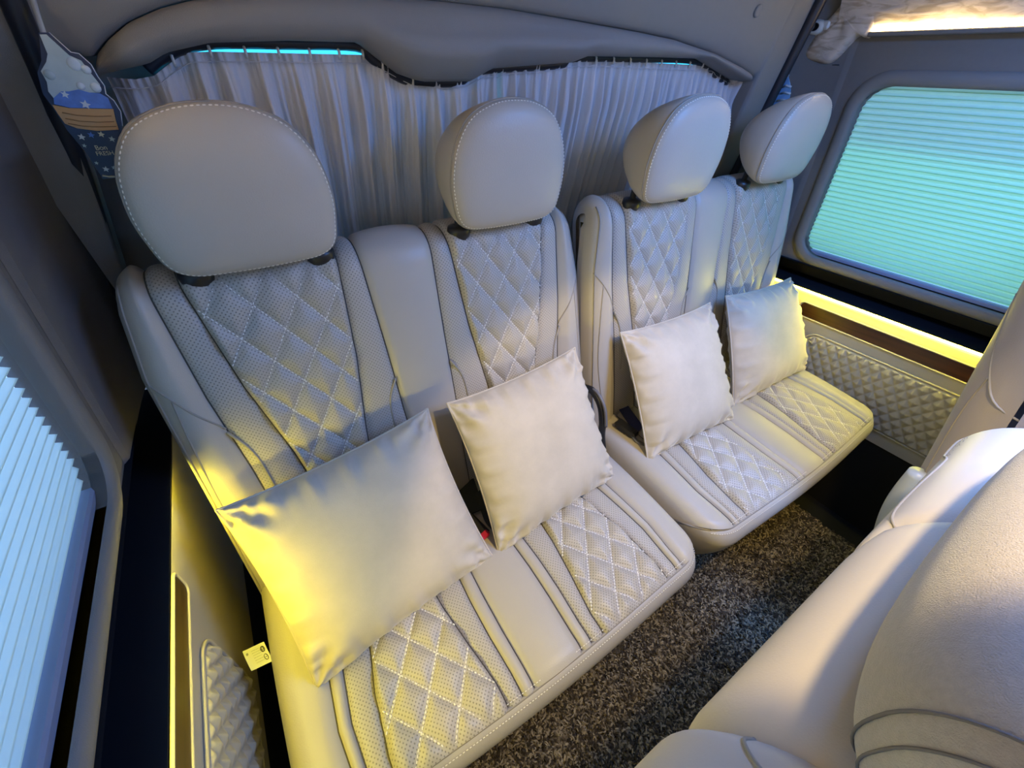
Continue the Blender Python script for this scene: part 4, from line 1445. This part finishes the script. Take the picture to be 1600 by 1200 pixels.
# its cushion and pedestal
V, F = box_vf(-0.36, 0.36, -0.60, -0.07, 0.30, 0.46, 0.04)
fixn(obj('cushion', V, F, leather_fg, sa, True))
V, F = box_vf(-0.25, 0.25, -0.50, -0.10, -0.012, 0.30, 0.01)
fixn(obj('pedestal', V, F, black_plastic, sa, False))

# seat B beside the right wall
B0, B1, BT, BH = 1.13, 1.675, 0.16, 0.70
sbt = empty('captain_seat', (1.43, -0.66, 0.0))
setp(sbt, 'taupe leather captain seat standing beside the aqua window at the right edge', 'seat', 'captain seats in front of the benches')
offB = Vector(sbt.location)
PB = pad_fn(B0, B1, -0.690, 0.46, 0.17, BT, 0.078, BH)
lfB = BH - BT / 2
avB = list(np.linspace(0, lfB, 26)) + [lfB + BT / 2 * t for t in np.linspace(0, math.pi, 24)[1:]] + [lfB + BT / 2 * math.pi + d for d in np.linspace(0.03, 0.5, 16)]
xsB = list(np.linspace(B0, B0 + 0.09, 18)) + list(np.linspace(B0 + 0.12, B1 - 0.12, 10)) + list(np.linspace(B1 - 0.09, B1, 18))
P = [[Vector(PB(x, a, 0.0)) - offB for x in xsB] for a in avB]
V, F = grid(P)
bkB = fixn(obj('backrest', V, F, leather_grey, sbt))
def onB(pl, rel):
    return [Vector(PB(p[0], p[1], rel)) - offB for p in smooth_path([(a, b, 0) for a, b in pl], 36)]
frontB = lfB + BT / 2 * math.pi
def sideB(pl, r=0.0022):
    pts = []
    for dx, v, rear in pl:
        a = v if rear else frontB + (lfB - v)
        pts.append(Vector(PB(B0 + dx, a, -0.0008)) - offB)
    tube('seam', smooth_path(pts, 30), r, seam_m, bkB, 6)
sideB([(0.060, 0.60, 1), (0.040, 0.53, 1), (0.020, 0.48, 1), (0.004, 0.45, 1), (0.012, 0.42, 0), (0.035, 0.38, 0), (0.07, 0.32, 0)])
sideB([(0.020, 0.48, 1), (0.030, 0.40, 1), (0.034, 0.30, 1), (0.034, 0.15, 1)])
# pale shell along the lower back
shell_m = simple('pale_blue_grey_shell', (0.42, 0.46, 0.50), 0.35)
tube('back_shell', [Vector(PB(B0 + 0.03, a, 0.0)) - offB + Vector((-0.004, 0.010, 0)) for a in np.linspace(0.02, 0.24, 20)], [0.016 + 0.010 * math.sin(k / 19 * math.pi) for k in range(20)], shell_m, sbt, 12)
V, F = box_vf(-0.22, 0.22, -0.56, -0.05, 0.32, 0.47, 0.04)
fixn(obj('cushion', V, F, leather_grey, sbt, True))
V, F = box_vf(-0.18, 0.18, -0.46, -0.08, -0.012, 0.32, 0.01)
fixn(obj('pedestal', V, F, black_plastic, sbt, False))

# ------------------------------------------------------------------ air fresheners
def flat_part(name, poly, y, th_, mat, parent, off, smooth_n=0):
    if smooth_n:
        poly = [(p[0], p[1]) for p in smooth_path([(a, b, 0) for a, b in poly], smooth_n, True)]
    V, F = prism_y([(x - off.x, z - off.z) for x, z in poly], y - th_ - off.y, y - off.y)
    return fixn(obj(name, V, F, mat, parent, False))
navy = simple('navy_print', (0.012, 0.028, 0.075), 0.4)
ice = simple('pale_ice_print', (0.40, 0.50, 0.53), 0.45, noise=0.15, nscale=60)
icel = simple('ice_highlight_print', (0.58, 0.66, 0.70), 0.45)
blue = simple('blue_print', (0.09, 0.20, 0.55), 0.45, noise=0.4, nscale=90)
tan = simple('wafer_print', (0.55, 0.30, 0.11), 0.5, noise=0.12, nscale=40)
tan_d = simple('wafer_dark_print', (0.34, 0.16, 0.05), 0.5)
creamp = simple('cream_print', (0.62, 0.58, 0.42), 0.5)
whitep = simple('white_print', (0.60, 0.64, 0.66), 0.5)
AF = {
'backing': [(0.0378, 1.3296), (0.0463, 1.33), (0.0567, 1.313), (0.0632, 1.312), (0.0694, 1.3024), (0.0703, 1.2911), (0.0724, 1.2821), (0.07, 1.2742), (0.0747, 1.2674), (0.0763, 1.2564), (0.0714, 1.2409), (0.0551, 1.2121), (0.0395, 1.1835), (0.0259, 1.1839), (0.0238, 1.2123), (0.0173, 1.2385), (0.0154, 1.2641), (0.0135, 1.2744), (0.019, 1.2942), (0.0279, 1.3052), (0.0333, 1.3181)],
'swirl': [(0.0381, 1.3279), (0.0437, 1.3282), (0.0543, 1.3105), (0.0627, 1.3059), (0.0653, 1.2961), (0.0692, 1.2834), (0.0656, 1.2755), (0.0557, 1.2758), (0.0473, 1.2788), (0.0379, 1.2769), (0.0308, 1.2769), (0.0212, 1.2706), (0.0197, 1.2769), (0.0229, 1.2857), (0.0227, 1.2955), (0.0316, 1.304), (0.0363, 1.3112)],
'flakes': [(0.0212, 1.2706), (0.0308, 1.2769), (0.0379, 1.2769), (0.0473, 1.2788), (0.0557, 1.2758), (0.0653, 1.2749), (0.0707, 1.2702), (0.0704, 1.2595), (0.0314, 1.261), (0.0189, 1.2648)],
'waffle': [(0.0168, 1.2641), (0.03, 1.2607), (0.0708, 1.259), (0.068, 1.2467), (0.0665, 1.2375), (0.0451, 1.2369), (0.0276, 1.2403), (0.019, 1.2454), (0.0176, 1.2549)],
'cup': [(0.0195, 1.2441), (0.0276, 1.2403), (0.0449, 1.2364), (0.0663, 1.2371), (0.0537, 1.2121), (0.0385, 1.1844), (0.0279, 1.1853), (0.0258, 1.2123), (0.022, 1.2286)]}
af = empty('air_freshener', (0.045, 0.2, 1.33))
setp(af, 'hanging card air freshener shaped like a soft ice cream cup beside the leftmost headrest', 'air freshener', 'hanging air fresheners')
oa = Vector(af.location)
flat_part('backing_card', AF['backing'], 0.2, 0.0025, navy, af, oa)
rim = [(x - oa.x, 0.1985 - oa.y, z - oa.z) for x, z in AF['backing'][1:11]]
tube('card_edge', rim, 0.0009, whitep, af, 5)
flat_part('swirl', AF['swirl'], 0.1978, 0.002, ice, af, oa)
flat_part('blue_flakes', AF['flakes'], 0.1975, 0.002, blue, af, oa)
flat_part('wafer_band', AF['waffle'], 0.1972, 0.0022, tan, af, oa)
flat_part('cup_body', AF['cup'], 0.1976, 0.0018, navy, af, oa)
for dz in (0.006, 0.012, 0.017):
    tube('wafer_line', [(a - oa.x, 0.1948 - oa.y, 1.2615 - dz + b - oa.z) for a, b in ((0.022, 0.001), (0.034, -0.002), (0.050, -0.0035), (0.066, -0.0035))], 0.0005, tan_d, af, 4)
def blob(name, x, z, r, mat, y, sc=1.0):
    rows = []
    for s, d in ((1.0, 0.0), (0.9, 0.0012), (0.6, 0.0022), (0.02, 0.0026)):
        rows.append([(x + r * s * math.cos(t) * sc - oa.x, y - d - oa.y, z + r * s * math.sin(t) - oa.z) for t in np.linspace(0, 2 * math.pi, 15)[:-1]])
    V, F = grid(rows, wrap_c=True)
    return fixn(obj(name, V, F, mat, af))
for x, z, r in ((0.0545, 1.3025, 0.0062), (0.0632, 1.2975, 0.0045), (0.0640, 1.2805, 0.0050), (0.0285, 1.2925, 0.005), (0.051, 1.282, 0.004)):
    blob('swirl_puff', x, z, r, icel if x > 0.05 else ice, 0.1960)
def flower(x, z, r, mat, y=0.1957):
    n = 10
    poly = [(x + (r if k % 2 == 0 else r * 0.45) * math.cos(2 * math.pi * k / n), z + (r if k % 2 == 0 else r * 0.45) * math.sin(2 * math.pi * k / n)) for k in range(n)]
    return flat_part('flower_mark', poly, y, 0.0006, mat, af, oa)
for x, z, r, m in ((0.0276, 1.2312, 0.0038, whitep), (0.0374, 1.2329, 0.0036, blue), (0.0473, 1.2332, 0.0036, creamp), (0.0554, 1.2277, 0.0034, ice), (0.0258, 1.2219, 0.0024, ice), (0.0344, 1.195, 0.0036, whitep), (0.0284, 1.2025, 0.0022, ice), (0.043, 1.196, 0.0026, ice)):
    flower(x, z, r, m)
flower(0.0469, 1.2640, 0.005, whitep, 0.1952); flower(0.0330, 1.2740, 0.004, icel, 0.1952)
tube('cup_rim', [(a - oa.x, 0.1955 - oa.y, b - oa.z) for a, b in ((0.0275, 1.1880), (0.0335, 1.1862), (0.0395, 1.1858))], 0.0011, creamp, af, 6)
def text_part(body, x, z, size, mat, parent, ang):
    cu = bpy.data.curves.new('lettering', 'FONT'); cu.body = body; cu.size = size; cu.extrude = 0.0003; cu.align_x = 'CENTER'
    tmp = bpy.data.objects.new('lettering_tmp', cu); COL.objects.link(tmp)
    dg = bpy.context.evaluated_depsgraph_get(); dg.update()
    me = bpy.data.meshes.new_from_object(tmp.evaluated_get(dg))
    bpy.data.objects.remove(tmp, do_unlink=True); bpy.data.curves.remove(cu)
    me.name = 'lettering'; me.materials.clear(); me.materials.append(mat)
    o = bpy.data.objects.new('lettering', me); COL.objects.link(o); o.parent = parent
    o.location = (x - oa.x, 0.1953 - oa.y, z - oa.z)
    o.rotation_euler = (math.pi / 2, ang, 0)
    return o
text_part('Bon', 0.0405, 1.2165, 0.0075, creamp, af, 0.0)
text_part('FRESH', 0.0415, 1.2105, 0.0065, creamp, af, 0.0)
tube('strap', [(0.0415 - oa.x, 0.199 - oa.y, 1.328 - oa.z), (0.043 - oa.x, 0.21 - oa.y, 1.345 - oa.z), (0.046 - oa.x, 0.225 - oa.y, 1.37 - oa.z), (0.05 - oa.x, 0.235 - oa.y, 1.42 - oa.z)], 0.0028, simple('grey_cord', (0.35, 0.38, 0.42), 0.6), af, 6, flat=0.4)

af2 = empty('air_freshener', (1.640, 0.220, 1.31))
setp(af2, 'small pale blue air freshener hanging on a cord behind the rightmost headrest', 'air freshener', 'hanging air fresheners')
ob = Vector((1.672, 0.245, 1.32))
P = []
poly2 = [(0.262, 1.318), (0.248, 1.300), (0.240, 1.285), (0.236, 1.27), (0.230, 1.245), (0.232, 1.20), (0.262, 1.19), (0.290, 1.20), (0.292, 1.245), (0.285, 1.268), (0.276, 1.29)]
V, F = prism_x([(y - ob.y, z - ob.z) for y, z in poly2], 0.0, 0.003)
fixn(obj('swirl_card', V, F, simple('sky_blue_print', (0.26, 0.48, 0.75), 0.45, noise=0.3, nscale=60), af2, False))
for k, (y, z, l) in enumerate(((0.252, 1.296, 0.022), (0.247, 1.28, 0.028), (0.247, 1.262, 0.032), (0.249, 1.244, 0.036))):
    tube('swirl_ridge', [(-0.002, y - 0.012 - ob.y, z - 0.003 - ob.z), (-0.003, y - ob.y + 0.004, z - ob.z), (-0.002, y + l - 0.012 - ob.y, z - 0.004 - ob.z)], 0.0026, icel, af2, 6)
tube('cord', [(-0.001, 0.262 - ob.y, 1.316 - ob.z), (-0.004, 0.252 - ob.y, 1.36 - ob.z), (-0.012, 0.243 - ob.y, 1.412 - ob.z)], 0.0012, black_plastic, af2, 5)
tube('eyelet', [(-0.001 + 0.0, 0.262 - ob.y + 0.003 * math.cos(t), 1.319 - ob.z + 0.003 * math.sin(t)) for t in np.linspace(0, 2 * math.pi, 13)[:-1]], 0.001, whitep, af2, 5, True)

# white round hook on the right pillar
hk = empty('coat_hook', (1.668, 0.212, 1.415))
setp(hk, 'cream plastic coat hook with dark hole on the right rear pillar', 'hook')
rows = []
for r, d in ((0.016, 0.0), (0.017, 0.006), (0.0165, 0.020), (0.014, 0.026), (0.009, 0.027), (0.0075, 0.020), (0.001, 0.019)):
    rows.append([(-d, r * 1.35 * math.cos(t), r * math.sin(t)) for t in np.linspace(0, 2 * math.pi, 25)[:-1]])
V, F = grid(rows[:5], wrap_c=True); fixn(obj('body', V, F, white_plastic, hk))
V, F = grid([[(x, y + 0.004, z) for x, y, z in r] for r in rows[4:]], wrap_c=True); fixn(obj('hole', V, F, black_plastic, hk))
V, F = box_vf(-0.022, 0.0, -0.034, -0.012, -0.006, 0.013, 0.004); fixn(obj('wing', V, F, white_plastic, hk, False))

# ------------------------------------------------------------------ roof lamps (surface-mounted, out of the picture overhead)
def roof_lamp(pos, aim, cone, blend, power, label):
    x, y = pos
    rl = empty('roof_lamp', (x, y, ZT)); setp(rl, label, 'lamp', 'warm roof downlights')
    rows = [[(r * math.cos(t), r * math.sin(t), z) for t in np.linspace(0, 2 * math.pi, 33)[:-1]] for r, z in ((0.045, 0.0), (0.045, -0.008), (0.040, -0.012), (0.030, -0.010), (0.028, -0.004))]
    V, F = grid(rows, wrap_c=True); fixn(obj('bezel', V, F, white_plastic, rl))
    ld = bpy.data.lights.new('lamp_bulb', 'SPOT'); ld.shadow_soft_size = 0.022; ld.spot_size = math.radians(cone); ld.spot_blend = blend; ld.energy = power; ld.color = LAMP_COL
    lo = bpy.data.objects.new('lamp_bulb', ld); COL.objects.link(lo); lo.parent = rl; lo.location = (0, 0, -0.036)
    lo.rotation_euler = Vector(aim).to_track_quat('-Z', 'Y').to_euler()
roof_lamp(*LAMPS[0], 'warm roof downlight right above the fleece headrest')
roof_lamp(*LAMPS[1], 'warm roof downlight further from the tailgate')
ml = empty('mood_light', (*MOOD, ZT)); setp(ml, 'blue roof mood light panel on the ceiling', 'lamp')
V, F = box_vf(-0.13, 0.13, -0.37, 0.37, -0.02, 0.0, 0.006); fixn(obj('housing', V, F, white_plastic, ml, False))
ld = bpy.data.lights.new('mood_panel', 'AREA'); ld.shape = 'RECTANGLE'; ld.size = 0.20; ld.size_y = 0.68; ld.energy = MOOD_POWER; ld.color = MOOD_COL
lo = bpy.data.objects.new('mood_panel', ld); COL.objects.link(lo); lo.parent = ml; lo.location = (0, 0, -0.022)
